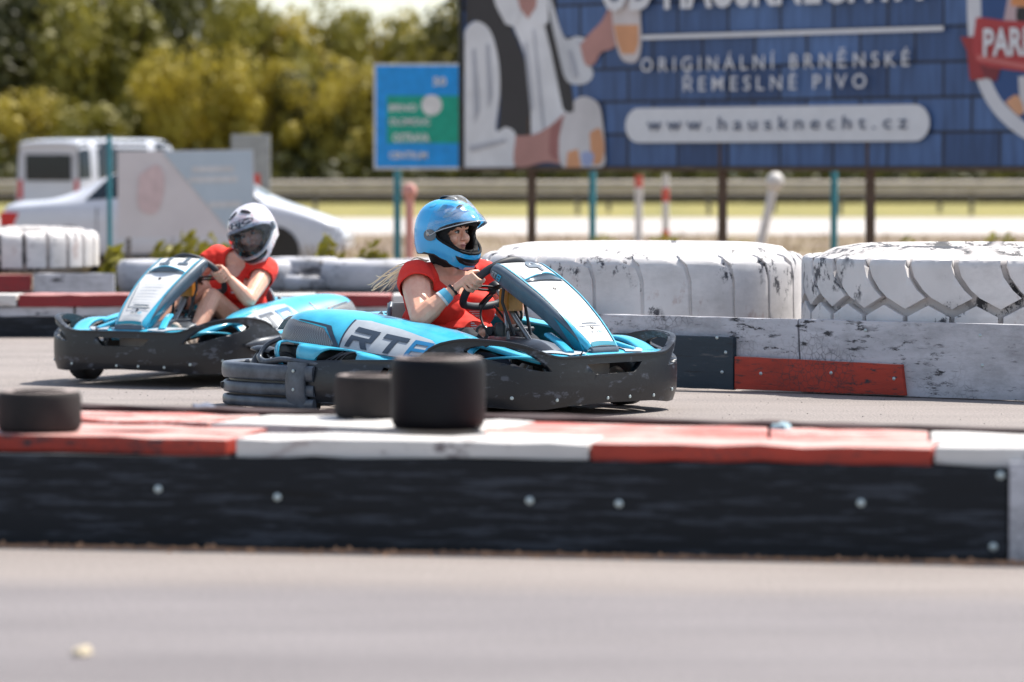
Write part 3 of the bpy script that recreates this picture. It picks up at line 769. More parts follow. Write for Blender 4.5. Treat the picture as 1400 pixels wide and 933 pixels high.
def tree(px, d, top, rx, mi, seed, label, name='leafy_tree', low=.12):
    """top = photo y of the crown's top"""
    x = xb(px, d); zt = CAM_H+(230-top)/F*d; H = zt-LOW
    rz = H*(1-low)/2; zc = LOW+H-rz
    t = empty(name, (x, d, LOW), 0, label, 'tree', 'trees along the far side of the road')
    key = (seed, mi)
    if key not in CR:
        me = crown_mesh(seed, 1, 1, 9500, .050); me.materials.append(LM[mi]); CR[key] = me
    o = bpy.data.objects.new('crown', CR[key]); C.objects.link(o); o.parent = t; o.location = (0, 0, zc-LOW); o.scale = (rx, rx, rz); o.rotation_euler = (0, 0, seed*1.3+px)
    pts = [(0, 0, 0), (.05*rx, 0, H*.3), (-.04*rx, .05, H*.6), (0, 0, H*.85)]
    gs = [g_tube(pts, [.22, .17, .11, .04], 8)]
    for k in range(5):
        a = k*1.3+seed; z = H*(.3+.1*k); gs.append(g_tube([(0, 0, z), (rx*.35*math.cos(a), rx*.35*math.sin(a), z+rz*.25), (rx*.65*math.cos(a), rx*.65*math.sin(a), z+rz*.55)], [.09, .06, .02], 6))
    mk('trunk', *join(gs), BARK, t, 60)
T = [ # px, d, top y, radius, material, seed, label
 (-30, 172, -70, 4.6, 0, 1, 'dark tree at the left edge of the photo'),
 (-250, 170, -30, 4.6, 0, 2, 'dark tree beyond the left edge of the photo'), (-150, 176, -50, 4.4, 1, 3, 'olive tree just beyond the left edge of the photo'),
 (70, 178, -60, 4.2, 1, 2, 'olive green tree above the white van'),
 (150, 168, -40, 3.4, 1, 3, 'olive tree behind the white van roof'),
 (215, 180, -80, 4.0, 0, 4, 'tallest dark tree between the van and the grey cabinet'),
 (290, 172, -20, 3.4, 0, 1, 'dark tree above the slanted advertising board'),
 (330, 165, -6, 3.0, 1, 2, 'olive tree left of the grey cabinet'),
 (400, 168, 2, 3.2, 2, 3, 'yellowish tree right of the grey cabinet'),
 (470, 170, 22, 3.0, 1, 4, 'olive tree left of the blue road sign'),
 (545, 175, 14, 3.4, 2, 1, 'yellowish tree above the blue road sign'),
 (615, 172, 6, 3.2, 1, 3, 'olive tree beside the left edge of the billboard'),
 (20, 160, 130, 2.6, 2, 2, 'low yellow green tree at the far left'),
 (110, 160, 150, 2.2, 1, 4, 'low olive tree behind the van'),
 (255, 158, 60, 2.2, 2, 1, 'slim yellow green tree behind the slanted board'),
 (350, 158, 90, 2.2, 2, 4, 'round yellow green tree right of the cabinet'),
 (430, 159, 100, 2.4, 0, 2, 'dark low tree right of the cabinet'),
 (495, 158, 75, 2.2, 2, 3, 'yellow green tree touching the blue sign left edge'),
 (560, 160, 90, 2.4, 1, 1, 'olive tree behind the blue road sign'),
]
for q in T: tree(*q[:6], q[6], low=.04)
for k, (px, dd, tp, mi) in enumerate(((720, 168, -40, 0), (830, 172, -60, 0), (940, 166, -50, 0), (1060, 170, -70, 0), (1170, 168, -40, 0), (1280, 172, -60, 0), (1390, 167, -40, 0))):
    tree(px, dd, tp, 4.2, mi, 1+k % 4, ['dark tree under the left end of the billboard', 'dark tree behind the beer glass on the billboard', 'dark tree behind the words of the billboard, left of three', 'dark tree behind the middle of the billboard', 'dark tree behind the right post of the billboard', 'dark tree left of the billboard emblem', 'dark tree behind the billboard emblem'][k], low=.02)
# hedge of understory as one mass
V = []; Fc = []; rnd = random.Random(3)
for i in range(26000):
    x = rnd.uniform(-34, 34); z = LOW+abs(rnd.gauss(0, .9)); y = 157+rnd.gauss(0, 1.5)
    if z > 2.6: continue
    n = Vector((rnd.gauss(0, 1), rnd.gauss(0, 1), rnd.gauss(0, 1))).normalized(); a = n.orthogonal()*.14; b2 = n.cross(a)
    b = len(V); p = Vector((x, y, z)); V += [p-a, p-b2, p+a, p+b2]; Fc.append((b, b+1, b+2, b+3))
tag(mk('undergrowth', V, Fc, LM[0]), 'dark undergrowth along the foot of the trees', None, None, 'stuff')
# far wooded hill
V = []; Fc = []
for i in range(60):
    x = -900+i*30; h = 13+6*math.sin(i*.23)+1.5*math.sin(i*1.1); V += [(x, 760, LOW), (x, 800, h+8), (x, 900, h+14)]
for i in range(59): Fc += [(i*3, i*3+3, i*3+4, i*3+1), (i*3+1, i*3+4, i*3+5, i*3+2)]
mk('wooded_hill', V, Fc, plain('hazy_hill', (.14, .17, .14), .95, scale=.05), None, 60)['kind'] = 'structure'

def weed(px, py, d, r, h, m, n, label, gr_='weeds growing behind the barriers'):
    c = at(px, py, d); zg = LOW if d > 44 else -.142-.13*(d-32)/12*(d > 32); h = CAM_H-(py-230)/F*d-zg; V = []; Fc = []; rnd = random.Random(px)
    for i in range(n):
        a = rnd.uniform(0, 6.283); q = r*math.sqrt(rnd.random()); x = q*math.cos(a); y = q*math.sin(a)
        hh = h*(1-.6*q/r)*rnd.uniform(.25, 1.05); nn = Vector((rnd.gauss(0, 1), rnd.gauss(0, 1), rnd.gauss(0, .6))).normalized()
        a1 = nn.orthogonal()*.05*rnd.uniform(.6, 1.6); b1 = nn.cross(a1)*.5; p = Vector((x, y, hh)); b = len(V)
        V += [p-a1, p-b1, p+a1, p+b1]; Fc.append((b, b+1, b+2, b+3))
    t = empty('weed_clump', (c.x, d, zg), 0, label, 'weed', gr_)
    mk('leaves', V, Fc, m, t)
    gs = [g_tube([(0, 0, 0), (r*.4*math.cos(k), r*.4*math.sin(k), h*.6), (r*.6*math.cos(k), r*.6*math.sin(k), h*.85)], [.008, .006, .003], 5) for k in range(0, 7)]
    mk('stem', *join(gs), DRY, t)
for q in ((445, 318, 35, .30, .46, 'bright weed clump above the stacked white tyres'), (508, 322, 36, .22, .44, 'weed clump left of the blue helmeted driver'),
          (255, 312, 38, .34, .62, 'weed clump below the slanted advertising board, middle one'), (290, 318, 40, .35, .60, 'weed clump just left of the white helmet'),
          (222, 330, 39, .25, .50, 'weed clump above the nose of the second kart'), (155, 336, 34, .22, .30, 'small weed clump right of the far left tyre'),
          (820, 316, 50, .5, .48, 'weed clump behind the middle teal post'), (905, 319, 50, .7, .42, 'wide weed patch above the left big tyre'),
          (1010, 320, 46, .4, .40, 'weed clump left of the gap between the big tyres'), (1370, 318, 47, .9, .42, 'weed patch above the right big tyre'),
          (1240, 325, 47, .4, .30, 'low weeds right of the billboard post')):
    weed(q[0], q[1], q[2], q[3], q[4], WEED, 520, q[5])
V = []; Fc = []; rnd = random.Random(11)
for i in range(15000):
    d = rnd.uniform(33, 80); x = rnd.uniform(-.16, .16)*d; zg = LOW if d > 44 else LOW*(d-32)/12
    if noise.noise(Vector((x*.5, d*.3, 0))) < -.05: continue
    h = rnd.uniform(.05, .22); w_ = .012; a = rnd.uniform(0, 3.14); b = len(V)
    V += [(x-w_*math.cos(a), d-w_*math.sin(a), zg), (x+w_*math.cos(a), d+w_*math.sin(a), zg), (x+rnd.gauss(0, .05), d, zg+h)]; Fc.append((b, b+1, b+2))
tag(mk('dry_grass', V, Fc, DRY), 'dry grass on the brown ground behind the barriers', None, None, 'stuff')
bmv = bpy.data.objects.new('tall_weed_branch', None)
bpy.data.objects.remove(bmv)

M['mark_pink'] = plain('faded_pink_plastic', (.78, .36, .30), .6)
# ------------------------------------------------------------ guardrails, posts, signs
def guardrail(d, y0, y1, label, m='galv', x0=-34, x1=34, gap=4.0):
    t = empty('guardrail', (0, d, LOW), 0, label, 'guardrail')
    zt = CAM_H-LOW+(230-y0)/F*d; zb = CAM_H-LOW+(230-y1)/F*d; zm = (zt+zb)/2; h = (zt-zb)/2
    prof = [(0, -h), (-.05, -h*.7), (-.05, -h*.35), (.02, 0), (-.05, h*.35), (-.05, h*.7), (0, h)]
    V = []; Fc = []
    for i, x in enumerate((x0, x1)):
        V += [(x, q, zm+z) for q, z in prof]+[(x, q+.012, zm+z) for q, z in prof[::-1]]
    n = 14; Fc = [(k, (k+1) % n, n+(k+1) % n, n+k) for k in range(n)]
    mk('rail', V, Fc, M[m], t, 30)
    k = 0; x = x0
    while x < x1:
        mk('post', *g_box((x-.06, .03, 0), (x+.06, .13, zt-.02)), M['galv_dark'], t); x += gap
guardrail(117, 247, 262, 'near galvanised guardrail along the edge of the pale road')
guardrail(123, 263, 275, 'second darker guardrail behind the near one', 'galv_dark', gap=5.3)
def post(name, px, d, top, r, m, label, cat, group=None, zb=LOW):
    x = xb(px, d); zt = CAM_H+(230-top)/F*d
    V, Fc = g_lathe([(0, 0), (r, 0), (r, zt-zb-.02), (r*.8, zt-zb), (0, zt-zb)], 14); o = mk(name, V, Fc, M[m], None, 40); o.location = (x, d, zb); return tag(o, label, cat, group)
post('fence_post', 150, 46, 186, .030, 'teal_post', 'thin teal post in front of the white sedan', 'post', 'teal fence posts')
post('fence_post', 810, 50, 215, .045, 'teal_post', 'teal post under the billboard right of the left billboard post', 'post', 'teal fence posts')
post('fence_post', 1140, 48.5, 215, .045, 'teal_post', 'bright teal post left of the right billboard post', 'post', 'teal fence posts')
def marker(px, d, top, bot, label, bands, r=.045, lean=0, ball=0, rm='mark_red'):
    zt = CAM_H+(230-top)/F*d; t = empty('marker_post', (xb(px, d), d, LOW), 0, label, 'marker post', 'red and white marker posts')
    if lean: t.rotation_euler = (0, lean, 0)
    H = zt-LOW; n = len(bands)
    for i, b in enumerate(bands):
        V, Fc = g_lathe([(0, H*i/n), (r, H*i/n), (r, H*(i+1)/n), (0, H*(i+1)/n)], 14); mk('band', V, Fc, M[rm if b else 'mark_white'], t, 40)
    if ball:
        V, Fc = g_ball((0, 0, H), (ball, ball, ball*1.1), 10); mk('cap', V, Fc, M[rm if bands[-1] else 'mark_white'], t, 60)
marker(560, 52, 262, 330, 'pinkish red marker post with a round head left of the blue helmet', [1, 1, 1, 1, 1, 1], .06, 0, .10, 'mark_pink')
marker(873, 70, 240, 312, 'white marker post with a red top under the billboard', [0, 0, 0, 0, 0, 1], .07)
marker(910, 62, 238, 318, 'striped white and red marker post under the billboard', [0, 1, 0, 0, 1, 0], .055)
marker(1035, 60, 246, 318, 'leaning white marker post with a rounded head', [0, 0, 0, 0, 0], .07, .22, .14)
# blue direction sign
ds = 52; sgn = empty('road_sign', (xb(582, ds), ds, LOW), 0, 'blue and green road direction sign partly behind the left end of the billboard', 'road sign')
def sp(px, py, o=0): v = at(px, py, ds-o); return v-Vector((xb(582, ds), ds, LOW))
def quad(name, x0, y0, x1, y1, o, m, par=sgn, th=.02, f=sp):
    a, b = f(x0, y1, o), f(x1, y0, o); return mk(name, *g_box((a.x, a.y, a.z), (b.x, a.y+th, b.z)), m, par, None, .004)
quad('border', 511, 87, 662, 232, 0, M['white'], th=.03)
SB = plain('sign_blue', (.005, .33, .85), .4); SG = plain('sign_green', (.0, .38, .26), .4)
quad('panel', 514, 90, 659, 229, .004, SB); quad('green_panel', 529, 131, 640, 196, .008, SG)
def stext(s, x, y, h, wd_):
    a = sp(x, y, .012)
    text('lettering', s, lambda u, v: a+Vector((u, 0, v)), M['white'], sgn, h=h/F*ds, w=wd_/F*ds, bold=.03, letters=False)
stext('BRNO', 532, 152, 9, 38); stext('OLOMOUC', 532, 171, 9, 56); stext('OSTRAVA', 537, 194, 11, 50); stext('CENTRUM', 532, 217, 9, 52); stext('50', 592, 117, 11, 18)
V, Fc = g_lathe([(0, 0), (.14, 0), (.14, .006), (0, .006)], 24, 'Y'); o = mk('emblem', V, Fc, M['white'], sgn); o.location = sp(590, 144, .016)
for px in (543,):
    V, Fc = g_lathe([(0, 0), (.05, 0), (.05, CAM_H-LOW+.2), (0, CAM_H-LOW+.2)], 14)
    o = mk('post', V, Fc, M['teal_post'], sgn, 40); o.location = (xb(px, ds)-xb(582, ds), .06, 0)

# ------------------------------------------------------------ billboard
P1 = Vector((xb(820, 45.5), 45.5, 0)); P2 = Vector((xb(1290, 42.1), 42.1, 0))
bdir = (P2-P1).normalized(); bn = Vector((bdir.y, -bdir.x, 0)); bn = -bn if bn.y > 0 else bn
def bb(px, py, o=0): return on_plane(px, py, P1+bn*o, bn)
BL, BR = bb(634, 229), bb(1700, 229); zt = 4.5
bill = empty('billboard', (BL.x, BL.y, LOW), 0, 'large beer advertising billboard on brown posts, printed over blue shingles', 'billboard')
def badd(o, lab=None):
    rel(o, bill)
    if lab: o['label'] = lab
    return o
zb_ = BL.z
def bslab(name, A, B, z0, z1, o0, o1, m):
    V = []
    for z in (z0, z1):
        for P_2, o in ((A, o0), (B, o0), (B, o1), (A, o1)): V.append(Vector((P_2.x, P_2.y, z))+bn*o)
    return mk(name, V, [(0,1,2,3),(4,5,6,7),(0,1,5,4),(1,2,6,5),(2,3,7,6),(3,0,4,7)], m)
badd(bslab('backing', BL, BR, zb_, zt, -.09, -.012, M['galv_dark']))
badd(bslab('bottom_frame', BL-bdir*.05, BR, zb_-.045, zb_-.002, -.10, .03, M['post_wood']))
badd(bslab('side_frame', BL-bdir*.06, BL-bdir*.002, zb_, zt, -.10, .03, M['black']))
def shingles():
    m, t, b = nodes('printed_blue_shingles'); setn(b, .5)
    uv = t.nodes.new('ShaderNodeUVMap'); br = t.nodes.new('ShaderNodeTexBrick'); t.links.new(uv.outputs[0], br.inputs[0])
    br.inputs['Color1'].default_value = (.026, .062, .165, 1); br.inputs['Color2'].default_value = (.078, .155, .34, 1); br.inputs['Mortar'].default_value = (.006, .008, .022, 1)
    br.inputs['Scale'].default_value = 1; br.inputs['Mortar Size'].default_value = .022; br.inputs['Mortar Smooth'].default_value = .5; br.inputs['Brick Width'].default_value = .76; br.inputs['Row Height'].default_value = .385; br.offset = .5
    n = t.nodes.new('ShaderNodeTexNoise'); mp = t.nodes.new('ShaderNodeMapping'); mp.inputs['Scale'].default_value = (7, .8, 1); t.links.new(uv.outputs[0], mp.inputs[0]); t.links.new(mp.outputs[0], n.inputs[0]); n.inputs['Scale'].default_value = 1.6
    k = mix(t, 1, br.outputs[0], ramp(t, n.outputs[0], [(.3, (.7, .7, .72)), (.7, (1.25, 1.25, 1.25))]), 'MULTIPLY')
    t.links.new(k, b.inputs['Base Color']); return m
o = mk('poster', [Vector((BL.x, BL.y, zb_)), Vector((BR.x, BR.y, zb_)), Vector((BR.x, BR.y, zt)), Vector((BL.x, BL.y, zt))], [(0, 1, 2, 3)], shingles())
uvl = o.data.uv_layers.new(name='UVMap'); L_ = (BR-BL).xy.length
for lp in o.data.loops:
    v = o.data.vertices[lp.vertex_index].co; uvl.data[lp.index].uv = ((v.xy-BL.xy).length, v.z-zb_)
badd(o)
lay = [0]
def pr(name, pts, c, m=None):
    lay[0] += 1; off = .0015*lay[0]; pts = [(max(x, 635), min(y, 229)) for x, y in pts]
    m = m or plain('print_'+name, c, .5, var=.13, scale=1.6)
    tri = tessellate_polygon([[Vector((x, y, 0)) for x, y in pts]])
    return badd(mk(name, [bb(x, y, off) for x, y in pts], [tuple(t) for t in tri], m))
W_ = (.68, .69, .73); WS = (.82, .82, .85); VE = (.028, .024, .028); SK = (.50, .25, .22); SKD = (.36, .14, .13); BE = (.72, .34, .17)
def sm(pts, n=5): return [(p.x, p.y) for p in crom([Vector((x, y, 0)) for x, y in pts]+[Vector((pts[0][0], pts[0][1], 0))], n)[:-1]]
pr('printed_shirt', sm([(690, -22), (700, 30), (720, 85), (725, 160), (722, 188), (752, 182), (780, 160), (772, 130), (760, 75), (745, -22)]), WS)
pr('printed_vest', [(636, -30), (664, -30), (684, 11), (699, 36), (712, 66), (722, 95), (725, 125), (726, 186), (680, 186), (684, 140), (683, 90), (676, 55), (664, 34), (648, 28), (636, 36)], VE)
pr('printed_vest', [(735, -30), (753, -30), (762, 20), (770, 62), (779, 105), (786, 148), (778, 158), (769, 148), (761, 108), (753, 70), (742, 25)], VE)
pr('printed_sleeve', sm([(630, 52), (642, 34), (656, 30), (672, 46), (682, 88), (683, 130), (678, 178), (692, 174), (705, 184), (703, 212), (700, 229), (630, 229)]), WS)
pr('printed_sleeve', sm([(746, -30), (757, 10), (772, 52), (788, 50), (806, 56), (800, 75), (811, 100), (802, 114), (782, 115), (772, 105), (764, 75), (752, 20)]), W_)
FO = (.50, .51, .57)
pr('printed_collar', [(668, -30), (700, -30), (712, 16), (704, 37), (691, 33), (678, 8)], WS); pr('printed_collar', [(722, 22), (736, -30), (748, -30), (750, 30), (740, 38)], WS); pr('printed_neck', [(700, -30), (736, -30), (733, 10), (722, 26), (711, 12)], SK)
for q in ([(728, 40), (730, 40), (744, 176), (741, 176)], [(716, 60), (719, 58), (728, 150), (725, 150)], [(645, 70), (649, 66), (655, 150), (648, 170)], [(664, 60), (668, 62), (672, 130), (667, 150)], [(640, 200), (690, 190), (692, 194), (644, 208)], [(776, 70), (780, 68), (790, 104), (784, 108)], [(788, 56), (800, 60), (803, 66), (790, 62)]): pr('printed_fold', q, FO)
pr('printed_forearm', sm([(793, 62), (806, 46), (822, 30), (833, 12), (848, 16), (850, 50), (838, 66), (822, 72), (812, 88), (800, 88)]), SK)
pr('printed_glass', sm([(836, 10), (846, 0), (860, -2), (873, 4), (876, 30), (877, 60), (872, 82), (860, 86), (848, 78), (840, 50)]), (.66, .60, .60))
pr('printed_beer', [(839, 34), (873, 34), (873, 60), (868, 74), (850, 74), (843, 56)], BE)
pr('printed_forearm', sm([(705, 186), (730, 184), (752, 172), (775, 156), (778, 190), (772, 222), (745, 222), (705, 228)]), SK)
pr('printed_fist', sm([(752, 176), (776, 158), (782, 190), (770, 218), (752, 212)]), SKD)
pr('printed_glass', sm([(764, 190), (772, 158), (784, 152), (785, 138), (800, 132), (818, 142), (824, 168), (827, 205), (822, 229), (770, 229)]), (.66, .63, .64))
pr('printed_beer', [(776, 208), (790, 204), (794, 229), (774, 229)], BE); pr('printed_beer', sm([(806, 182), (820, 176), (826, 200), (822, 222), (810, 222)]), BE)
pr('printed_crest', sm([(794, 210), (803, 207), (812, 212), (808, 226), (797, 226)]), (.36, .42, .66))
# words
PW = plain('print_white', (.74, .74, .77), .5, var=.04); PD = plain('print_navy', (.03, .06, .14), .5)
def bline(x0, y0, x1): return bb(x0, y0, .09), bb(x1, y0, .09)
def btext(name, s, x0, x1, ybase, h_px, m, bold=.02, sp_=1.0, pxs=None):
    A = bb(x0, ybase, .075); B_ = bb(x1, ybase, .075); wv = (B_-A); wv.z = 0; wlen = wv.length
    sc_ = A.y/F
    return [badd(q) for q in text('letter', s, lambda u, v: A+bdir*u+Vector((0, 0, v)), m, None, h=h_px*sc_, w=wlen, bold=bold, letters=True)]
btext('lettering', 'O R I G I N Á L N Í   B R N Ě N S K É', 876, 1243, 98.5, 19, PW, .004)
btext('lettering', 'Ř E M E S L N É   P I V O', 934, 1184, 125, 19, PW, .004)
btext('lettering', 'OD HAUSKNECHTA', 822, 1262, 13.5, 62, PW, .03)
A = bb(878, 51.5, .06); B_ = bb(1290, 40, .06)
badd(bslab('printed_line', A, B_, A.z-.025, A.z+.025, 0, .003, PW))
# pill with the address
A = bb(855, 172, .05); B_ = bb(1271, 172, .05); L2 = (B_-A).xy.length; hh = (195-148)/2/F*A.y
out2 = []
for k in range(13): a = math.pi/2+math.pi*k/12; out2.append((hh+hh*math.cos(a), hh*math.sin(a)))
for k in range(13): a = -math.pi/2+math.pi*k/12; out2.append((L2-hh+hh*math.cos(a), hh*math.sin(a)))
tri = tessellate_polygon([[Vector((x, y, 0)) for x, y in out2]])
badd(mk('address_pill', [A+bdir*x+Vector((0, 0, y)) for x, y in out2], [tuple(t) for t in tri], PW))
btext('lettering', 'w w w . h a u s k n e c h t . c z', 884, 1240, 179, 18, PD, .004)
# emblem
EM = .11
def pe(name, pts, c):
    lay[0] += 1; tri = tessellate_polygon([[Vector((x, y, 0)) for x, y in pts]]); m = plain('print_'+name, c, .5, var=.05, scale=3)
    return badd(mk(name, [bb(x, y, .0015*lay[0]) for x, y in pts], [tuple(t) for t in tri], m))
ring = sm([(1324, -60), (1322, -10), (1324, 50), (1332, 100), (1350, 142), (1376, 172), (1408, 194), (1440, 204), (1500, 170), (1530, 80), (1530, -60)])
inn = sm([(1343, -60), (1341, -10), (1343, 50), (1350, 95), (1366, 132), (1388, 156), (1412, 174), (1440, 182), (1490, 150), (1510, 80), (1510, -60)])
pe('emblem_ring', ring, (.66, .66, .70)); pe('emblem_field', inn, (.02, .07, .22))
pe('emblem_figure', sm([(1372, 30), (1380, -10), (1392, -30), (1420, -30), (1420, 34)]), (.55, .40, .42)); pe('emblem_orange', sm([(1382, 8), (1388, -20), (1420, -20), (1420, 8)]), (.70, .28, .10))
pe('emblem_black', sm([(1390, 10), (1425, 12), (1425, 34), (1392, 30)]), (.015, .015, .02)); pe('emblem_white', sm([(1392, 105), (1425, 108), (1425, 165), (1398, 150)]), (.62, .60, .62)); pe('emblem_orange', sm([(1374, 140), (1390, 130), (1400, 150), (1392, 158)]), (.70, .36, .2))
RB = (.46, .045, .05)
pe('ribbon_tail', [(1313, 51), (1336, 50), (1346, 108), (1326, 110), (1322, 70)], (.34, .03, .035)); pe('ribbon_end', [(1340, 88), (1368, 94), (1362, 112), (1346, 106)], (.20, .02, .03))
pe('ribbon', sm([(1334, 30), (1337, 24), (1370, 28), (1450, 40), (1450, 106), (1400, 98), (1334, 84)], 3), RB)
pe('ribbon_edge', [(1336, 82), (1400, 94), (1450, 104), (1450, 98), (1400, 88), (1336, 75)], (.60, .16, .15))
btext('lettering', 'PARNÍK', 1344, 1452, 76, 36, PW, .03)
# brown posts
for px in (727, 988, 1190, 1560):
    p = bb(px, 229, -.05)
    badd(mk('post', *g_box((p.x-.052, p.y-.05, LOW), (p.x+.052, p.y+.05, CAM_H+.6)), M['post_wood'], None, None, .008))

# ------------------------------------------------------------ vehicles
def arc_profile(L, pts): return pts
def vehicle(name, px_mid, d, rz, secs, zscale, label, cat, m='car_white'):
    pass
def car_body(t, L, sect, m):
    """sect: list of (x, belt_z, roof_z, half_width, roof_half)"""
    rows = []
    for x, zb0, zbelt, zroof, hw, rh in sect:
        q = [(x, -hw*.93, zb0), (x, -hw, zb0+.12), (x, -hw, (zb0+zbelt)/2), (x, -hw*.97, zbelt), (x, -rh*1.03, zbelt+(zroof-zbelt)*.85), (x, -rh*.8, zroof), (x, 0, zroof+.02)]
        q += [(a, -b, c) for a, b, c in q[::-1][1:]]
        rows.append([Vector(p) for p in q])
    lo = Loft(rows, 5, 3); V, Fc = lo.mesh(); k = lo.nv+1
    Fc.append(tuple(range(k))); Fc.append(tuple(lo.nu*k+j for j in range(k))[::-1])
    Fc += [(i*k, (i+1)*k, (i+1)*k+k-1, i*k+k-1) for i in range(lo.nu)]
    mk('body', V, Fc, m, t, 50); return lo
def wheels(t, xs, hw, r):
    for x in xs:
        for s in (-1, 1):
            w_ = empty('wheel', (x, s*(hw-.1), r)); w_.parent = t
            mk('tyre', *g_lathe([(r*.62, -.1), (r*.9, -.11), (r, -.07), (r, .07), (r*.9, .11), (r*.62, .1)], 28, 'Y', True), M['tyre'], w_, 50)
            mk('rim', *g_lathe([(0, -.09), (r*.2, -.1), (r*.6, -.085), (r*.64, -.1), (r*.64, .1), (0, .08)], 20, 'Y'), M['metal'], w_, 50)
            mk('wheel_arch', *g_lathe([(r*1.12, s*.115), (r*1.12, s*.10), (0, s*.10), (0, s*.115)], 24, 'Y', True), M['black'], t, 50).location = (x, s*(hw-.1), r)
car = empty('sedan', (xb(247, 53), 53, LOW), R(-3), 'white sedan facing right with a red tail lamp, behind the slanted advertising board', 'car')
cs = [(-2.34, .35, .78, .80, .74, .66), (-2.24, .26, .86, .95, .84, .70), (-1.75, .22, .92, 1.0, .89, .70), (-1.35, .22, .93, 1.12, .90, .66), (-.75, .2, .93, 1.38, .90, .60), (.1, .2, .92, 1.45, .90, .60),
      (.7, .2, .92, 1.36, .90, .60), (1.25, .2, .92, 1.05, .90, .66), (1.75, .22, .80, .86, .88, .74), (2.15, .25, .66, .72, .82, .70), (2.34, .36, .56, .60, .70, .6)]
lo = car_body(car, 4.7, cs, M['car_white'])
def cpanel(name, par, lo, u0, u1, v0, v1, m, off=.008, pts=None):
    ol = pts or [(u0, v0), (u1, v0), (u1, v1), (u0, v1)]
    return sheet(name, ol, (), lo.off(off), m, par, .01, .04)
def orient(lo):   # sign of the outward normal on the near side
    p = lo.p(.5, .2); n = lo.n(.5, .2); return 1 if n.y < 0 else -1
sg = orient(lo)
for vv in ((.27, .38), (.62, .73)):
    a, b_ = vv
    cpanel('side_window', car, lo, 0, 0, 0, 0, M['glass_dark'], .008*sg, [(.33, a if a < .5 else b_), (.52, a if a < .5 else b_), (.52, b_ if a < .5 else a), (.40, b_ if a < .5 else a)])
    cpanel('side_window', car, lo, 0, 0, 0, 0, M['glass_dark'], .008*sg, [(.535, a if a < .5 else b_), (.70, a if a < .5 else b_), (.62, b_ if a < .5 else a), (.535, b_ if a < .5 else a)])
cpanel('rear_window', car, lo, .31, .40, .43, .57, M['glass_dark'], .010*sg); cpanel('windscreen', car, lo, .62, .70, .43, .57, M['glass_dark'], .010*sg)
for y in (-.70, .70):
    V, Fc = g_box((-2.36, y-.15, .62), (-2.08, y+.15, .84)); mk('tail_lamp', V, Fc, M['tail'], car, None, .03)
    V, Fc = g_box((2.06, y-.16, .52), (2.30, y+.16, .66)); mk('headlight', V, Fc, M['visor_smoke'], car, None, .03)
for x in (-1.02, .02, .98):
    mk('door_seam', *g_box((x-.006, -.905, .30), (x+.006, -.885, .90)), M['black'], car, None)
for x in (-.28, .72): mk('door_handle', *g_box((x-.09, -.925, .78), (x+.09, -.895, .805)), M['galv'], car, None, .004)
mk('sill', *g_box((-1.1, -.90, .20), (1.1, -.86, .27)), M['black'], car, None, .01)
wheels(car, (-1.42, 1.40), .89, .31)
van = empty('van', (xb(153, 80), 80, LOW), R(55), 'white van with dark windows parked farthest left behind the sedan', 'van')
vs = [(-1.95, .4, 1.05, 1.86, .84, .78), (-1.88, .3, 1.08, 1.99, .90, .80), (-.9, .25, 1.08, 2.02, .92, .80), (.4, .25, 1.08, 2.02, .92, .80), (.95, .25, 1.08, 1.95, .92, .78), (1.45, .25, 1.05, 1.25, .90, .76), (1.9, .3, .85, .95, .85, .7), (2.1, .42, .7, .75, .72, .6)]
lv = car_body(van, 4.2, vs, M['car_white']); s2 = orient(lv)
for u0, u1 in ((.04, .19), (.22, .40), (.43, .56)): cpanel('side_window', van, lv, u0, u1, .265, .36, M['glass_dark'], .008*s2); cpanel('side_window', van, lv, u0, u1, .64, .735, M['glass_dark'], .008*s2)
mk('rear_window', *g_box((-1.97, -.62, 1.18), (-1.93, .62, 1.72)), M['glass_dark'], van, None, .01)
for y in (-.78, .78): mk('tail_lamp', *g_box((-1.96, y-.07, .8), (-1.90, y+.07, 1.2)), M['tail'], van, None, .01)
wheels(van, (-1.2, 1.35), .90, .33)
# slanted advertising board on a stand
adp = at(255, 330, 50); ad = empty('advertising_board', (adp.x, 50, LOW), 0, 'faded pink and pale blue advertising board standing in front of the sedan', 'sign')
def ap(px, py, o=0):
    v = at(px, py, 50-o+(px-255)*.0012); return v-Vector((adp.x, 50, LOW))
def apoly(name, pts, o, m, th=0):
    tri = tessellate_polygon([[Vector((x, y, 0)) for x, y in pts]])
    ob = mk(name, [ap(x, y, o) for x, y in pts], [tuple(t) for t in tri], m, ad)
    if th: solid(ob, th, 0)
    return ob
apoly('panel', [(161, 207), (346, 205), (350, 322), (161, 326)], 0, plain('faded_pink_print', (.68, .64, .66), .6, c2=(.60, .56, .58), scale=2), .05)
apoly('blue_print', [(222, 208), (345, 206), (348, 322), (318, 322)], .035, plain('faded_blue_print', (.48, .56, .64), .6, c2=(.42, .50, .58), scale=2))
apoly('pink_print', sm([(190, 240), (215, 225), (225, 250), (215, 290), (190, 285)]), .035, plain('faded_rose_print', (.70, .54, .55), .6))
for x0, x1, y in ((262, 320, 228), (258, 325, 242), (285, 330, 276)): apoly('printed_line', [(x0, y), (x1, y-1), (x1, y+7), (x0, y+8)], .042, plain('faded_white_print', (.68, .68, .70), .6))
for px in (175, 335):
    v = ap(px, 325); mk('leg', *g_box((v.x-.03, v.y+.03, 0), (v.x+.03, v.y+.09, v.z+.3)), M['galv_dark'], ad)
cb = at(343, 230, 58); cab = empty('roadside_cabinet', (cb.x, 58, LOW), 0, 'grey panel on a post with a red mark, behind the advertising board', 'sign')
def cpx(px, py): v = at(px, py, 58); return v-Vector((cb.x, 58, LOW))
a, b_ = cpx(316, 262), cpx(369, 184); mk('panel', *g_box((a.x, 0, a.z), (b_.x, .10, b_.z)), plain('light_grey_panel', (.34, .35, .34), .6), cab, None, .02)
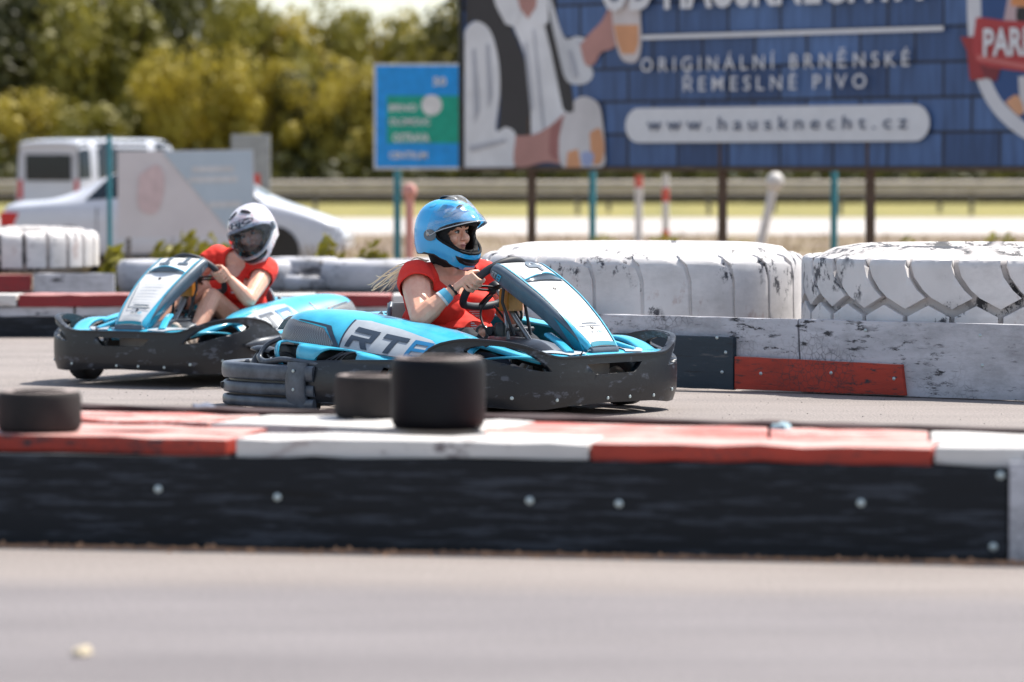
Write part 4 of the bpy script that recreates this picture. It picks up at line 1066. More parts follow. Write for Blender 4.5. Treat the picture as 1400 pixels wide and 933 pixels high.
a, b_ = cpx(347, 262), cpx(356, 238); mk('red_mark', *g_box((a.x, -.006, a.z), (b_.x, -.001, b_.z)), M['mark_red'], cab)
for x in (-.22, .22): mk('post', *g_box((x-.04, .02, 0), (x+.04, .08, a.z)), M['galv'], cab)
# ------------------------------------------------------------ karts (x forward, y to the kart's left, z up)
class Plan:
    def __init__(s, pts, n=10):
        s.p = crom([Vector((x, y, 0)) for x, y in pts], n); s.L = [0]
        for a, b in zip(s.p, s.p[1:]): s.L.append(s.L[-1]+(b-a).length)
    def at(s, u):
        u = min(max(u, 0), s.L[-1]-1e-6); i = max(k for k in range(len(s.L)) if s.L[k] <= u)
        i = min(i, len(s.p)-2); t = (u-s.L[i])/(s.L[i+1]-s.L[i]); a, b = s.p[i], s.p[i+1]
        d = (b-a).normalized(); return a+(b-a)*t, Vector((d.y, -d.x, 0))
FRONT = Plan([(1.0, 0), (1.0, .18), (.99, .34), (.965, .46), (.905, .57), (.80, .645), (.67, .68), (.52, .695), (.36, .70)])
def front_map(u, z, off=0):
    p, n = FRONT.at(abs(u)); sgn_ = 1 if u >= 0 else -1
    if n.x+n.y < 0: n = -n
    b = .009*math.sin(max(0, min(1, (z-.03)/.3))*math.pi)-.018*max(0, (.10-z)/.08)   # belly and tucked foot
    c = .012*math.cos(u*3)
    q = p+n*(b+off+c*(z > .26)*(z-.26)*4); return Vector((q.x, q.y*sgn_, z))
def make_kart(loc, rz, label, number, drop=0):
    K = empty('go_kart', loc, rz, label, 'go-kart', 'rental karts on the track')
    # -- front bumper with its three openings
    half = [(0, .286), (.22, .285), (.36, .285), (.43, .298), (.51, .326), (.59, .350), (.70, .365), (.85, .370), (1.0, .348), (1.09, .308), (1.15, .264), (1.10, .245), (1.03, .225), (1.0, .20), (1.0, .085), (.80, .062), (.60, .045), (.45, .042), (.30, .055), (0, .060)]
    hv = crom([Vector((a, b, 0)) for a, b in half[:11]], 3); hv = [(v.x, v.y) for v in hv]+half[11:]
    out_ = hv+[(-a, b) for a, b in hv[::-1] if a > 1e-6]
    leaf = crom([Vector(q) for q in ((.42, .220, 0), (.46, .258, 0), (.54, .306, 0), (.64, .335, 0), (.76, .342, 0), (.85, .327, 0), (.86, .310, 0), (.78, .288, 0), (.66, .262, 0), (.55, .236, 0), (.47, .222, 0), (.42, .220, 0))], 2)[:-1]
    leaf = [(v.x, v.y) for v in leaf]
    o = sheet('front_bumper', out_, [[(-.20, .247), (-.145, .198), (.145, .198), (.20, .247)], leaf, [(-a, b) for a, b in leaf]], front_map, M['plastic'], K, .02, .05, thick=.035, bevel=.006, off=-1, smooth=50)
    fix_out(o, Vector((0, 0, .2)))
    # rim lip along the top
    lip = [front_map(u/50, 0, .004) for u in range(-50, 51)]
    def top_z(u):
        u = abs(u)
        for a, b in zip(hv, hv[1:]):
            if a[0] <= u <= b[0]: return a[1]+(b[1]-a[1])*(u-a[0])/(b[0]-a[0]+1e-9)
        return .29
    mk('bumper_lip', *g_tube([front_map(u/40, top_z(u/40)-.004, -.010) for u in range(-43, 44)], 0, 8, flat=(.015, .008), up=(0, 0, 1)), M['plastic'], K, 60)
    pts = [(u, z) for u, z in ((.115, .082), (-.045, .082), (-.39, .086), (.30, .08), (.47, .10), (-.62, .10), (.66, .12))]
    for u, z in pts:
        p = front_map(u, z, .002); q = front_map(u, z, .05); n = (q-p).normalized()
        b = mk('screw', *g_lathe([(0, .003), (.006, .003), (.009, 0), (.009, -.004)], 10), M['screw'], K, 40); b.location = p; b.rotation_euler = n.to_track_quat('Z', 'Y').to_euler()
    # -- side bumpers with a pointed beak at the front
    for s in (1, -1):
        SP = Plan([(.70, .690), (.62, .725), (.5, .742), (.2, .742), (-.1, .74), (-.36, .735)])
        def smap(u, z, s=s, SP=SP):
            p, n = SP.at(u); b = .02*math.sin(max(0, min(1, (z-.04)/.2))*math.pi); return Vector((p.x, (p.y+b)*s, z))
        ol = [(0, .205), (.06, .232), (.15, .250), (.26, .262), (.45, .262), (.8, .25), (1.14, .235), (1.14, .04), (.34, .04), (.28, .06), (.25, .10), (.16, .165), (.06, .182)]
        o = sheet('side_bumper', ol, [[(.28, .225), (.28, .195), (.52, .195), (.50, .225)]], smap, M['plastic'], K, .03, .05, thick=.04, bevel=.007, off=-1, smooth=50); fix_out(o, Vector((0, 0, .15)))
        # beak body: a swollen wing running back from the tip
        mk('bumper_wing', *g_tube([(.80, .69*s, .212), (.74, .712*s, .216), (.66, .735*s, .220), (.56, .748*s, .224), (.45, .75*s, .226), (.35, .748*s, .226)], 0, 14, flat=None) if False else g_wing([(.73, .70*s, .212), (.69, .716*s, .214), (.64, .735*s, .218), (.56, .748*s, .220), (.45, .75*s, .220), (.33, .748*s, .220)], [(.004, .004), (.016, .018), (.024, .030), (.028, .036), (.028, .038), (.024, .034)]), M['plastic_grey'], K, 60)
        # clamp
        mk('bumper_clamp', *g_tube([(-.36, .748*s, .02), (-.36, .765*s, .08), (-.36, .768*s, .15), (-.36, .75*s, .228)], 0, 12, flat=(.065, .02), up=(0, 1, 0)), M['plastic_grey'], K, 60)
        for z in (.19, .10):
            b = mk('screw', *g_lathe([(0, .003), (.006, .003), (.009, 0), (.009, -.004)], 10), M['screw'], K, 40); b.location = (-.36, .786*s, z); b.rotation_euler = (-s*math.pi/2, 0, 0)
    # -- rear bumper: three stacked ribs around the back
    rear = crom([Vector((x, y, 0)) for x, y in ((-.25, -.735), (-.5, -.745), (-.72, -.74), (-.88, -.70), (-.985, -.60), (-1.02, -.42), (-1.03, -.2), (-1.03, 0), (-1.03, .2), (-1.02, .42), (-.985, .60), (-.88, .70), (-.72, .74), (-.5, .745), (-.25, .735))], 6)
    for z, hh, ww in ((.176, .041, .034), (.095, .030, .028), (.030, .026, .030)):
        mk('rear_bumper_rib', *g_tube([v+Vector((0, 0, z)) for v in rear], 0, 12, flat=(ww, hh), up=(0, 0, 1)), M['plastic_grey'], K, 60)
    core = [v*.985+Vector((0, 0, .10)) for v in rear]
    mk('rear_bumper_core', *g_tube(core, 0, 8, flat=(.014, .10), up=(0, 0, 1)), M['black'], K, 60)
    for q in ((-.955, -.66), (-.985, -.60)):
        pass
    for s in (1, -1):
        mk('bumper_slot', *g_tube([(-.935, .700*s, .098), (-.962, .675*s, .098), (-.985, .645*s, .098)], 0, 10, flat=(.012, .016), up=(0, 0, 1)), M['black'], K, 60)
        # small fin above the rear corner
        mk('corner_fin', *g_wing([(-.99, .44*s, .262), (-.95, .46*s, .268), (-.90, .48*s, .272), (-.83, .50*s, .268), (-.76, .51*s, .258)], [(.006, .004), (.030, .010), (.045, .016), (.05, .018), (.04, .016)]), M['plastic'], K, 60)
        mk('fin_foot', *g_lathe([(.055, 0), (.045, .03), (.02, .065)], 16), M['dark_metal'], K, 50).location = (-.87, .50*s, .195)
    # -- side pods: cyan covers rising to the rear
    for s in (1, -1):
        def q(x, rows, s=s): return [Vector((x, y*s, z)) for y, z in rows]
        up = Loft([q(-.68, [(.38, .36), (.42, .385), (.46, .375), (.50, .345), (.515, .315)]),
                   q(-.63, [(.37, .43), (.45, .445), (.52, .430), (.57, .375), (.585, .325)]),
                   q(-.50, [(.36, .455), (.46, .470), (.57, .450), (.635, .385), (.65, .320)]),
                   q(-.27, [(.34, .455), (.43, .465), (.54, .440), (.625, .370), (.655, .305)]),
                   q(-.05, [(.33, .430), (.42, .437), (.53, .405), (.62, .335), (.655, .285)]),
                   q(.20, [(.33, .400), (.42, .405), (.53, .370), (.61, .305), (.645, .262)]),
                   q(.42, [(.37, .368), (.44, .370), (.53, .340), (.60, .285), (.63, .245)]),
                   q(.60, [(.43, .325), (.48, .330), (.53, .310), (.58, .270), (.60, .235)])], 6, 4)
        o = mk('side_pod', *up.mesh(), M['cyan'], K, 50); solid(o, .012, 0)
        osg = 1 if (up.n(.5, .8).y*s > 0) else -1
        pod = o
        def dec(name, pl, m, off=.009, up=up, osg=osg, pod=pod, hol=()): return sheet(name, pl, hol, up.off(off*osg), m, pod, .02, .08, smooth=60)
        dec('vent_mesh', [(.035, .985), (.03, .72), (.05, .62), (.12, .58), (.25, .60), (.40, .70), (.475, .93), (.47, .985)], M['mesh'])
        dec('vent_frame', [(.475, 1.0), (.49, .985), (.485, .90), (.425, .66), (.30, .605), (.29, .62), (.41, .69), (.465, .90), (.46, 1.0)], M['slate'], .011)
        us, vs_ = (0, 0) if s < 0 else (.11, -.13)
        dec('decal_patch', [(min(a+us, .97), b+vs_) for a, b in ((.49, .50), (.495, .97), (.60, .99), (.84, .99), (.93, .80), (.80, .54), (.66, .47), (.54, .45))], M['patch'])
        dec('pod_seam', [(.49, .975), (.49, .998), (.93, .998), (.93, .975)], M['slate'], .011)
        dec('pod_seam', [(.485, .50), (.49, .985), (.497, .985), (.492, .50)], M['slate'], .010)
        # letters on the patch
        def gmap(u0, v0, du_, dv_, fl, up=up, osg=osg):
            f = up.off(.0125*osg)
            def g(x, y): 
                x2 = (1-x) if fl else x
                return f(u0+du_*x2, v0-dv_*y)
            return g
        fl = (s > 0)
        if s < 0:   cols = [(.515, .095, 'R'), (.625, .095, 'T'), (.735, .085, '8')]
        else:       cols = [(.515, .085, '8'), (.615, .095, 'T'), (.725, .095, 'R')]
        for u0, du_, ch in cols:
            gm = gmap(u0+us, .92+vs_, du_*.94, .33, fl)
            glyphs('letter', rects(GL[ch], .12 if s < 0 else .12), gm, M['blue_letter'] if ch == '8' else M['slate'], pod, .12)
        # lower lobe
        low = Loft([q(-.58, [(.60, .330), (.670, .318), (.69, .270), (.66, .215)]),
                    q(-.48, [(.655, .325), (.710, .315), (.725, .265), (.70, .205)]),
                    q(-.28, [(.658, .310), (.715, .300), (.728, .250), (.70, .195)]),
                    q(-.02, [(.655, .288), (.70, .278), (.712, .235), (.69, .19)]),
                    q(.16, [(.64, .262), (.672, .245), (.675, .215), (.65, .19)]),
                    q(.27, [(.62, .250), (.635, .236), (.635, .215), (.62, .195)])], 6, 5)
        lsg = 1 if (low.n(.5, .5).y*s > 0) else -1
        h1 = [(.12, .97), (.10, .30), (.14, .14), (.27, .16), (.30, .30), (.30, .97)]
        h2 = [(.40, .97), (.42, .60), (.47, .25), (.52, .14), (.58, .18), (.61, .35), (.61, .97)]
        o = sheet('pod_skirt', [(0, 0), (1, 0), (1, 1), (0, 1)], [h1, h2], low.off(0), M['cyan'], K, .04, .12, thick=.008, off=0, smooth=60)
        mk('pod_inner', *g_tube([(-.60, .62*s, .26), (-.3, .63*s, .25), (.1, .60*s, .23)], 0, 10, flat=(.02, .05), up=(0, 0, 1)), M['black'], K, 60)
        # bent grey tubes showing in the skirt openings
        mk('frame_tube', *g_tube(crom([(-.80, .58*s, .20), (-.72, .66*s, .245), (-.64, .72*s, .225), (-.56, .735*s, .228), (-.48, .735*s, .240), (-.36, .735*s, .232), (-.2, .725*s, .222), (.05, .71*s, .212)], 6), .015, 10), M['plastic_grey'], K, 60)
        mk('frame_tube', *g_tube(crom([(-.60, .63*s, .335), (-.66, .67*s, .30), (-.66, .715*s, .245), (-.60, .735*s, .226)], 6), .012, 10), M['plastic_grey'], K, 60)
        for k in range(4):
            mk('cable', *g_tube(crom([(-.26+.04*k, .71*s, .22), (-.20+.04*k, .70*s, .25+.008*k), (-.12+.03*k, .68*s, .285)], 4), .0055, 6), M['dark_metal'], K, 60)
        # -- arm of the pod running forward and down beside the wheel
        arm = crom([Vector((.50, .50*s, .335)), Vector((.62, .50*s, .335)), Vector((.72, .49*s, .315)), Vector((.82, .45*s, .285)), Vector((.90, .40*s, .262))], 6)
        mk('pod_arm', *g_tube(arm, 0, 12, flat=(.045, .014), up=(0, 0, 1)), M['cyan'], K, 60)
        mk('pod_arm_lining', *g_tube([v+Vector((-.01, -.048*s, -.022)) for v in arm], 0, 12, flat=(.012, .016), up=(0, 0, 1)), M['black'], K, 60)
    # -- cyan deck behind the front bumper
    dk_ = Loft([[Vector((x, y*w_, z+.016*math.cos(y*1.6))) for y in (-1, -.6, -.2, .2, .6, 1)] for x, z, w_ in ((.60, .262, .52), (.72, .278, .54), (.84, .284, .52), (.93, .278, .46), (.965, .262, .40))], 4, 4)
    o = mk('front_deck', *dk_.mesh(), M['cyan'], K, 50); solid(o, .01, 0)
    dsg = 1 if dk_.n(.5, .5).z > 0 else -1
    sheet('deck_decal', [(.35, .70), (.85, .66), (.85, .80), (.40, .86)], (), dk_.off(.011*dsg), M['patch'], o, .05, .05)
    sheet('deck_decal', [(.35, .14), (.85, .2), (.85, .34), (.40, .30)], (), dk_.off(.011*dsg), M['patch'], o, .05, .05)
    for s in (1, -1):
        mk('deck_rib', *g_tube([(.70, .13*s, .375), (.80, .17*s, .345), (.93, .235*s, .300)], 0, 10, flat=(.022, .010), up=(0, 0, 1)), M['cyan'], K, 60)
        mk('deck_slot', *g_box((.905, .03*s-.05, .292), (.94, .03*s+.05, .300)) if s > 0 else g_box((.90, -.16, .291), (.935, -.10, .299)), M['black'], K, None, .002)
    # -- nose panel
    prof = [(.385, .700, .150), (.42, .692, .150), (.50, .652, .150), (.58, .606, .147), (.68, .542, .138), (.78, .465, .124), (.86, .396, .108), (.915, .343, .094), (.935, .318, .088)]
    top = Loft([[Vector((x, w_*y, z+.006*(1-y*y))) for y in (-1, -.5, 0, .5, 1)] for x, z, w_ in prof], 5, 4)
    o = mk('nose_panel', *top.mesh(), M['panel_white'], K, 50); solid(o, .008, 0); nose = o
    tsg = 1 if top.n(.5, .5).z > 0 else -1
    depth = [(.060, .02), (.075, .03), (.085, .03), (.085, .03), (.082, .03), (.080, .03), (.080, .03), (.072, .025), (.05, .02)]
    for s in (1, -1):
        rows = []
        for (x, z, w_), (dp, fl) in zip(prof, depth):
            rows.append([Vector((x, s*w_*.98, z+.004)), Vector((x-.002, s*(w_+.012), z-.002)), Vector((x-.012, s*(w_+.020), z-.016)), Vector((x-dp*.55, s*(w_+.004), z-dp*.55)), Vector((x-dp*.75, s*(w_-.012), z-dp*.80))])
        sd_ = Loft(rows, 5, 3); o = mk('nose_side', *sd_.mesh(), M['side_grey'], nose, 50); solid(o, .006, 0)
        s3 = 1 if sd_.n(.5, .5).y*s > 0 else -1
        sheet('edge_stripe', [(.0, .01), (1, .01), (1, .62), (.90, .58), (.76, .34), (.6, .10), (.4, .05), (0, .04)], (), sd_.off(.0055*s3), M['cyan'], nose, .04, .2, smooth=60)
        sheet('edge_stripe', [(.60, .50), (1, .44), (1, .99), (.90, .99)], (), sd_.off(.0055*s3), M['teal_edge'], nose, .04, .2, smooth=60)
        # little logo
        f = sd_.off(.0085*s3)
        for k, ch in enumerate('RT8' if s < 0 else '8TR'):
            glyphs('letter', rects(GL[ch]), (lambda x, y, k=k: f(.075+.042*k+.034*(x if s < 0 else 1-x), .80-.24*y)), M['cyan'] if ch == '8' else M['patch'], nose, .5)
    # chin of the nose
    ch_ = Loft([[Vector((x, y*w_, z)) for y in (-1, -.4, .4, 1)] for x, z, w_ in ((.937, .322, .100), (.945, .300, .098), (.930, .272, .10), (.88, .262, .10))], 4, 3)
    o = mk('nose_chin', *ch_.mesh(), M['side_grey'], nose, 50); solid(o, .006, 0)
    f = top.off(.0095*tsg)
    # local frame: u down the panel, v across; reading direction for someone in front of the kart
    def nf(x, y, u0, u1, v0, v1): return f(u1+(u0-u1)*y, v0+(v1-v0)*x)
    va, vb = (0, 1) if top.p(.5, 0).y < 0 else (1, 0)      # v from the kart's right (reader's left) to left
    def V_(t): return va+(vb-va)*t
    def on_nose(name, pl, m, off=.0095, holes=()):
        g = top.off(off*tsg); return sheet(name, [(y, V_(x)) for x, y in pl], [[(y, V_(x)) for x, y in h] for h in holes], g, m, nose, .06, .12, smooth=60)
    on_nose('lower_plate', [(.04, .90), (.96, .90), (1.0, 1.0), (0, 1.0)], M['teal_edge'])
    on_nose('lower_plate', [(.985, .02), (1.0, .02), (1.0, .9), (.96, .9), (.955, .2)], M['cyan']); on_nose('lower_plate', [(.0, .02), (.015, .02), (.045, .2), (.04, .9), (0, .9)], M['cyan'])
    wd_ = [.62, .0] if len(number) == 1 else None
    if number == '4': cols = [('4', .52, .84)]
    else: cols = [('1', .12, .42), ('1', .56, .86)]
    for ch, a, b in cols:
        glyphs('digit', rects(GL[ch]), lambda x, y, a=a, b=b: f(.225-.185*y, V_(a+(b-a)*x)), M['side_grey'], nose, .25)
    # air scoop
    sc = Loft([[nose_pt(top, tsg, .245, V_(v), .003) for v in (.10, .3, .5, .7, .90)],
               [nose_pt(top, tsg, .275, V_(v), h) for v, h in ((.10, .004), (.3, .014), (.5, .018), (.7, .014), (.90, .004))],
               [nose_pt(top, tsg, .325, V_(v), h) for v, h in ((.08, .004), (.3, .030), (.5, .038), (.7, .030), (.92, .004))]], 4, 4)
    o = mk('air_scoop', *sc.mesh(), M['panel_white'], nose, 60); solid(o, .004, 0)
    mp_ = [.08+.84*k/16 for k in range(17)]
    VV = [nose_pt(top, tsg, .327, V_(v), .002+.034*math.sin(math.pi*k/16)) for k, v in enumerate(mp_)]+[nose_pt(top, tsg, .352, V_(.06+.88*k/16), .0125) for k in range(17)]
    mk('scoop_mouth', VV, [(k, k+1, 18+k, 17+k) for k in range(16)], M['side_grey'], nose, 60)
    mk('scoop_rim', *g_tube([nose_pt(top, tsg, .325, V_(v), .004+.034*math.sin(math.pi*k/16)) for k, v in enumerate(mp_)], .004, 6), M['cyan'], nose, 60)
    # sticker with fine lines and small logo
    on_nose('sticker_outline', [(.10, .48), (.115, .48), (.20, .715), (.88, .715), (.88, .725), (.18, .725)], M['side_grey'], .011)
    for k in range(7): on_nose('sticker_line', [(.24, .50+k*.028), (.80-.05*(k % 3), .50+k*.028), (.80-.05*(k % 3), .504+k*.028), (.24, .504+k*.028)], M['patch'], .011)
    on_nose('sticker_bar', [(.34, .690), (.80, .690), (.80, .703), (.34, .703)], M['side_grey'], .012)
    for k, c in enumerate('RT8'): glyphs('letter', rects(GL[c]), lambda x, y, k=k: f(.792-.025*y, V_(.36+.13*k+.11*x)), M['cyan'] if c == '8' else M['side_grey'], nose, .5)
    for k in range(6): on_nose('sticker_line', [(.16, .815+k*.014), (.84, .815+k*.014), (.84, .820+k*.014), (.16, .820+k*.014)], M['patch'], .011)
    for u, v in ((.43, .5), (.742, .52)):
        o = mk('screw', *g_lathe([(0, .004), (.008, .003), (.010, 0)], 10), M['black'], nose, 40); o.location = nose_pt(top, tsg, u, V_(v), .006); o.rotation_euler = (0, R(40), 0)
    # -- steering: wheel, spokes, column, brackets
    st = empty('steering_wheel', (0, 0, 0)); st.parent = K
    c0 = Vector((.235, 0, .592)); bx = Vector((.70, 0, .714)); by = Vector((0, 1, 0)); bn_ = Vector((-.714, 0, .70))
    rim = []
    for k in range(48):
        a = 2*math.pi*k/48; r = .180
        x, y = r*math.sin(a), r*math.cos(a)*.98
        if x < -.12: x = -.12-(abs(x)-.12)*.35
        rim.append(c0+by*y+bx*x)
    mk('rim', *g_tube(rim, .019, 12, closed=True), M['black_grip'], st, 60)
    for a in (0, math.pi, -math.pi/2):
        e = c0+by*.165*math.cos(a)+bx*.125*math.sin(a); m_ = c0+bn_*-.018
        for t0 in (-1, 1):
            side = (by*math.sin(a)*-1+bx*math.cos(a))*.013*t0
            mk('spoke', *g_tube([m_+side*.8, (m_+e)/2+side, e+side*.6], .006, 8), M['black'], st, 60)
    mk('hub', *g_lathe([(0, .012), (.03, .012), (.036, 0), (.036, -.02), (.02, -.03), (0, -.03)], 20), M['dark_metal'], st, 50).matrix_local = Matrix.Translation(c0)@bn_.to_track_quat('Z', 'Y').to_matrix().to_4x4()
    mk('steering_column', *g_tube([c0-bn_*.02, c0-bn_*.06, Vector((.50, 0, .30)), Vector((.62, 0, .12))], .013, 10), M['metal'], K, 60)
    for s in (1, -1):
        mk('column_support', *g_tube([(.33, .03*s, .50), (.40, .075*s, .30), (.44, .10*s, .08)], .010, 8), M['metal'] if s < 0 else M['dark_metal'], K, 60)
        mk('nose_stay', *g_tube([(.40, .10*s, .68), (.36, .08*s, .52), (.42, .06*s, .36)], .008, 8), M['dark_metal'], K, 60)
        mk('tie_rod', *g_tube([(.58, .03*s, .13), (.60, .42*s, .13)], .008, 8), M['metal'], K, 60)
        mk('pedal', *g_box((.66, s*.17-.025, .10), (.675, s*.17+.025, .30)), M['dark_metal'], K, None, .003)
    mk('column_cable', *g_tube(crom([(.27, -.05, .55), (.24, -.10, .48), (.29, -.13, .40), (.34, -.08, .36), (.33, -.02, .42), (.29, -.06, .50)], 5), .006, 8), M['black'], K, 60)
    mk('column_cable', *g_tube(crom([(.30, .03, .56), (.36, .06, .46), (.34, .02, .38), (.28, -.04, .34)], 5), .007, 8), M['black'], K, 60)
    mk('control_box', *g_box((.315, -.055, .475), (.375, .055, .585)), M['amber'], K, None, .008)
    mk('switch_lever', *g_tube([(.37, -.13, .385), (.37, .13, .385)], .012, 10), M['dark_metal'], K, 60)
    mk('switch_knob', *g_tube([(.37, -.185, .385), (.37, -.12, .385)], .022, 12), M['dark_metal'], K, 60)
    mk('fluid_cup', *g_lathe([(0, 0), (.028, 0), (.03, .05), (.022, .065), (0, .065)], 16), M['black'], K, 50).location = (.43, -.17, .36)
    mk('clamp_ring', *g_tube([(.26+.035*math.cos(a), -.115, .37+.035*math.sin(a)) for a in [k*.45 for k in range(14)]], .009, 8, closed=True), M['metal'], K, 60)
    tank = Loft([[Vector((x, y*w_, z-.03*abs(y)**2)) for y in (-1, -.6, 0, .6, 1)] for x, z, w_ in ((.05, .27, .10), (.10, .325, .14), (.22, .345, .15), (.38, .345, .16), (.52, .33, .16), (.62, .28, .13))], 4, 4)
    o = mk('fuel_tank', *tank.mesh(), M['plastic_grey'], K, 50); solid(o, .01, 0)
    mk('floor_tray', *g_box((-.45, -.40, .060), (.93, .40, .070)), M['tray'], K, None, .003)
    for s in (1, -1):
        mk('chassis_rail', *g_tube(crom([(.90, .20*s, .065), (.6, .30*s, .065), (.2, .33*s, .065), (-.3, .34*s, .065), (-.75, .30*s, .08)], 4), .016, 10), M['black'], K, 60)
        mk('front_plate', *g_box((.86, -.12, .13), (.87, .12, .25)), M['tray'], K, None, .002) if s > 0 else None
        mk('bumper_mount', *g_tube([(.90, .20*s, .10), (.98, .20*s, .12)], .012, 8), M['dark_metal'], K, 60)
        mk('side_mount', *g_tube([(.1, .33*s, .09), (.1, .72*s, .12)], .012, 8), M['dark_metal'], K, 60)
    # -- seat
    seat = Loft([[Vector((x, y, z)) for x, y, z in r] for r in (
        [(.08, -.16, .10), (.10, -.08, .08), (.10, .08, .08), (.08, .16, .10)],
        [(-.05, -.19, .22), (-.04, -.10, .07), (-.04, .10, .07), (-.05, .19, .22)],
        [(-.20, -.215, .34), (-.24, -.12, .10), (-.24, .12, .10), (-.20, .215, .34)],
        [(-.26, -.215, .41), (-.34, -.12, .24), (-.34, .12, .24), (-.26, .215, .41)],
        [(-.28, -.195, .47), (-.37, -.10, .40), (-.37, .10, .40), (-.28, .195, .47)],
        [(-.31, -.155, .50), (-.39, -.08, .50), (-.39, .08, .50), (-.31, .155, .50)])], 5, 5)
    o = mk('seat', *seat.mesh(), M['seat'], K, 50); solid(o, .014, 0, .004)
    mk('seat_edge', *g_tube([seat.p(u/20, 0) for u in range(5, 21)], .012, 8), M['side_grey'], o, 60); mk('seat_edge', *g_tube([seat.p(u/20, 1) for u in range(5, 21)], .012, 8), M['side_grey'], o, 60)
    for s in (1, -1):
        mk('seat_bracket', *g_tube([(-.30, .225*s, .455), (-.34, .25*s, .43), (-.32, .265*s, .39), (-.28, .26*s, .36), (-.30, .25*s, .28)], .011, 8), M['metal'], K, 60)
    # -- engine behind, axle and wheels
    en = mk('engine', *join([g_box((-.80, .04, .10), (-.52, .34, .34)), g_box((-.74, .10, .34), (-.58, .28, .44)), g_box((-.80, -.34, .10), (-.60, -.10, .30))]), M['dark_metal'], K, None, .015)
    for k in range(6): mk('cooling_fin', *g_box((-.76, .09, .345+k*.016), (-.56, .29, .351+k*.016)), M['metal'], en, None)
    mk('exhaust', *g_tube(crom([(-.66, .2, .3), (-.86, .2, .26), (-.93, .05, .22), (-.93, -.25, .22)], 5), .035, 12), M['metal'], K, 60)
    mk('rear_axle', *g_tube([(-.56, -.58, .14), (-.56, .58, .14)], .02, 12), M['metal'], K, 60)
    mk('engine_cover', *Loft([[Vector((x, y*w_, z)) for y in (-1, -.4, .4, 1)] for x, z, w_ in ((-.50, .40, .36), (-.62, .44, .38), (-.80, .43, .38), (-.92, .36, .34))], 4, 4).mesh(), M['cyan'], K, 50)
    for x, y, r, w_, yaw in ((.53, .625, .128, .125, .0), (.53, -.625, .128, .125, .0), (-.56, .565, .138, .19, 0), (-.56, -.565, .138, .19, 0)):
        wh = empty('wheel', (x, y, r-drop), 0); wh.parent = K; wh.rotation_euler = (0, 0, yaw)
        h = w_/2
        mk('tyre', *g_lathe([(.064, -h*.85), (r*.75, -h), (r*.94, -h*.93), (r, -h*.72), (r, h*.72), (r*.94, h*.93), (r*.75, h), (.064, h*.85)], 36, 'Y', True), M['tyre'], wh, 50)
        mk('rim', *g_lathe([(0, -h*.3), (.03, -h*.35), (.05, -h*.8), (.066, -h*.9), (.066, h*.9), (.05, h*.8), (.03, h*.35), (0, h*.3)], 24, 'Y'), M['metal'], wh, 50)
    return K
def nose_pt(top, sg_, u, v, h): return top.p(u, v)+top.n(u, v)*sg_*h
def g_wing(pts, sizes, seg=14):
    V = []; pts = [Vector(p) for p in pts]; n = len(pts); pp = crom(pts, 4); ss = crom([Vector((a, b, 0)) for a, b in sizes], 4)
    for i, p in enumerate(pp):
        a = pp[max(i-1, 0)]; b = pp[min(i+1, len(pp)-1)]; t = (b-a).normalized(); s = t.cross(Vector((0, 0, 1))).normalized(); u = s.cross(t)
        for k in range(seg):
            q = 2*math.pi*k/seg; V.append(p+s*math.cos(q)*ss[i].x+u*math.sin(q)*ss[i].y)
    Fc = [(i*seg+k, i*seg+(k+1) % seg, (i+1)*seg+(k+1) % seg, (i+1)*seg+k) for i in range(len(pp)-1) for k in range(seg)]
    Fc += [tuple(range(seg))[::-1], tuple((len(pp)-1)*seg+k for k in range(seg))]
    return V, Fc
def fix_out(o, c):
    """make the sheet's faces look away from point c so that it thickens inwards"""
    s = 0
    for p in o.data.polygons: s += p.normal.dot((p.center-c).normalized())*p.area
    if s < 0:
        bm = bmesh.new(); bm.from_mesh(o.data); bmesh.ops.reverse_faces(bm, faces=bm.faces); bm.to_mesh(o.data); bm.free()
M['black_grip'] = plain('black_suede_grip', (.018, .022, .030), .6, c2=(.03, .036, .045), scale=20)

M['tray'] = plain('dusty_aluminium_tray', (.42, .36, .33), .6, .2, c2=(.30, .26, .24))
PH1, PH2 = R(48), R(31)
K1P = Vector(((627-700)/F*18.8, 18.8, .004)); K1R = math.atan2(-math.cos(PH1), math.sin(PH1))
K2P = Vector(((301-700)/F*23.6, 23.6, -.084)); K2R = math.atan2(-math.cos(PH2), -math.sin(PH2))
make_kart(K1P, K1R, 'blue kart with number 4 on its nose, nearer of the two, turning to the right', '4')
make_kart(K2P, K2R, 'blue kart with number 11 on its nose, farther and to the left', '11', .038)
# ------------------------------------------------------------ the two drivers (built in their kart's own frame)
class Helm:
    def __init__(s, HM, k=1.0):
        s.M = HM; s.k = k
    def loc(s, th, ph, off=0):
        t, p = R(th), R(ph); d = Vector((math.cos(p)*math.cos(t), math.cos(p)*math.sin(t), math.sin(p)))
        front = max(0, math.cos(t))
        ax = .168 if d.x < 0 else .172+.030*max(0, min(1, (-ph-8)/25))*front
        az = .170 if d.z > 0 else .218
        b = .140-.012*max(0, min(1, (-ph-10)/30))
        q = 2.35; r = 1/((abs(d.x)/ax)**q+(abs(d.y)/b)**q+(abs(d.z)/az)**q)**(1/q)
        if 15 < ph < 60 and abs(th) < 60: r += .004*math.sin((ph-15)/45*math.pi)*math.cos(R(th*1.5))
        return d*(r*s.k+off)
    def f(s, off=0): return lambda th, ph: s.M @ s.loc(th, ph, off)
def weld(o):
    bm = bmesh.new(); bm.from_mesh(o.data); bmesh.ops.remove_doubles(bm, verts=bm.verts, dist=1e-4); bmesh.ops.recalc_face_normals(bm, faces=bm.faces)
    bm.to_mesh(o.data); bm.free(); o.data.shade_smooth(); o.data.set_sharp_from_angle(angle=R(40)); return o
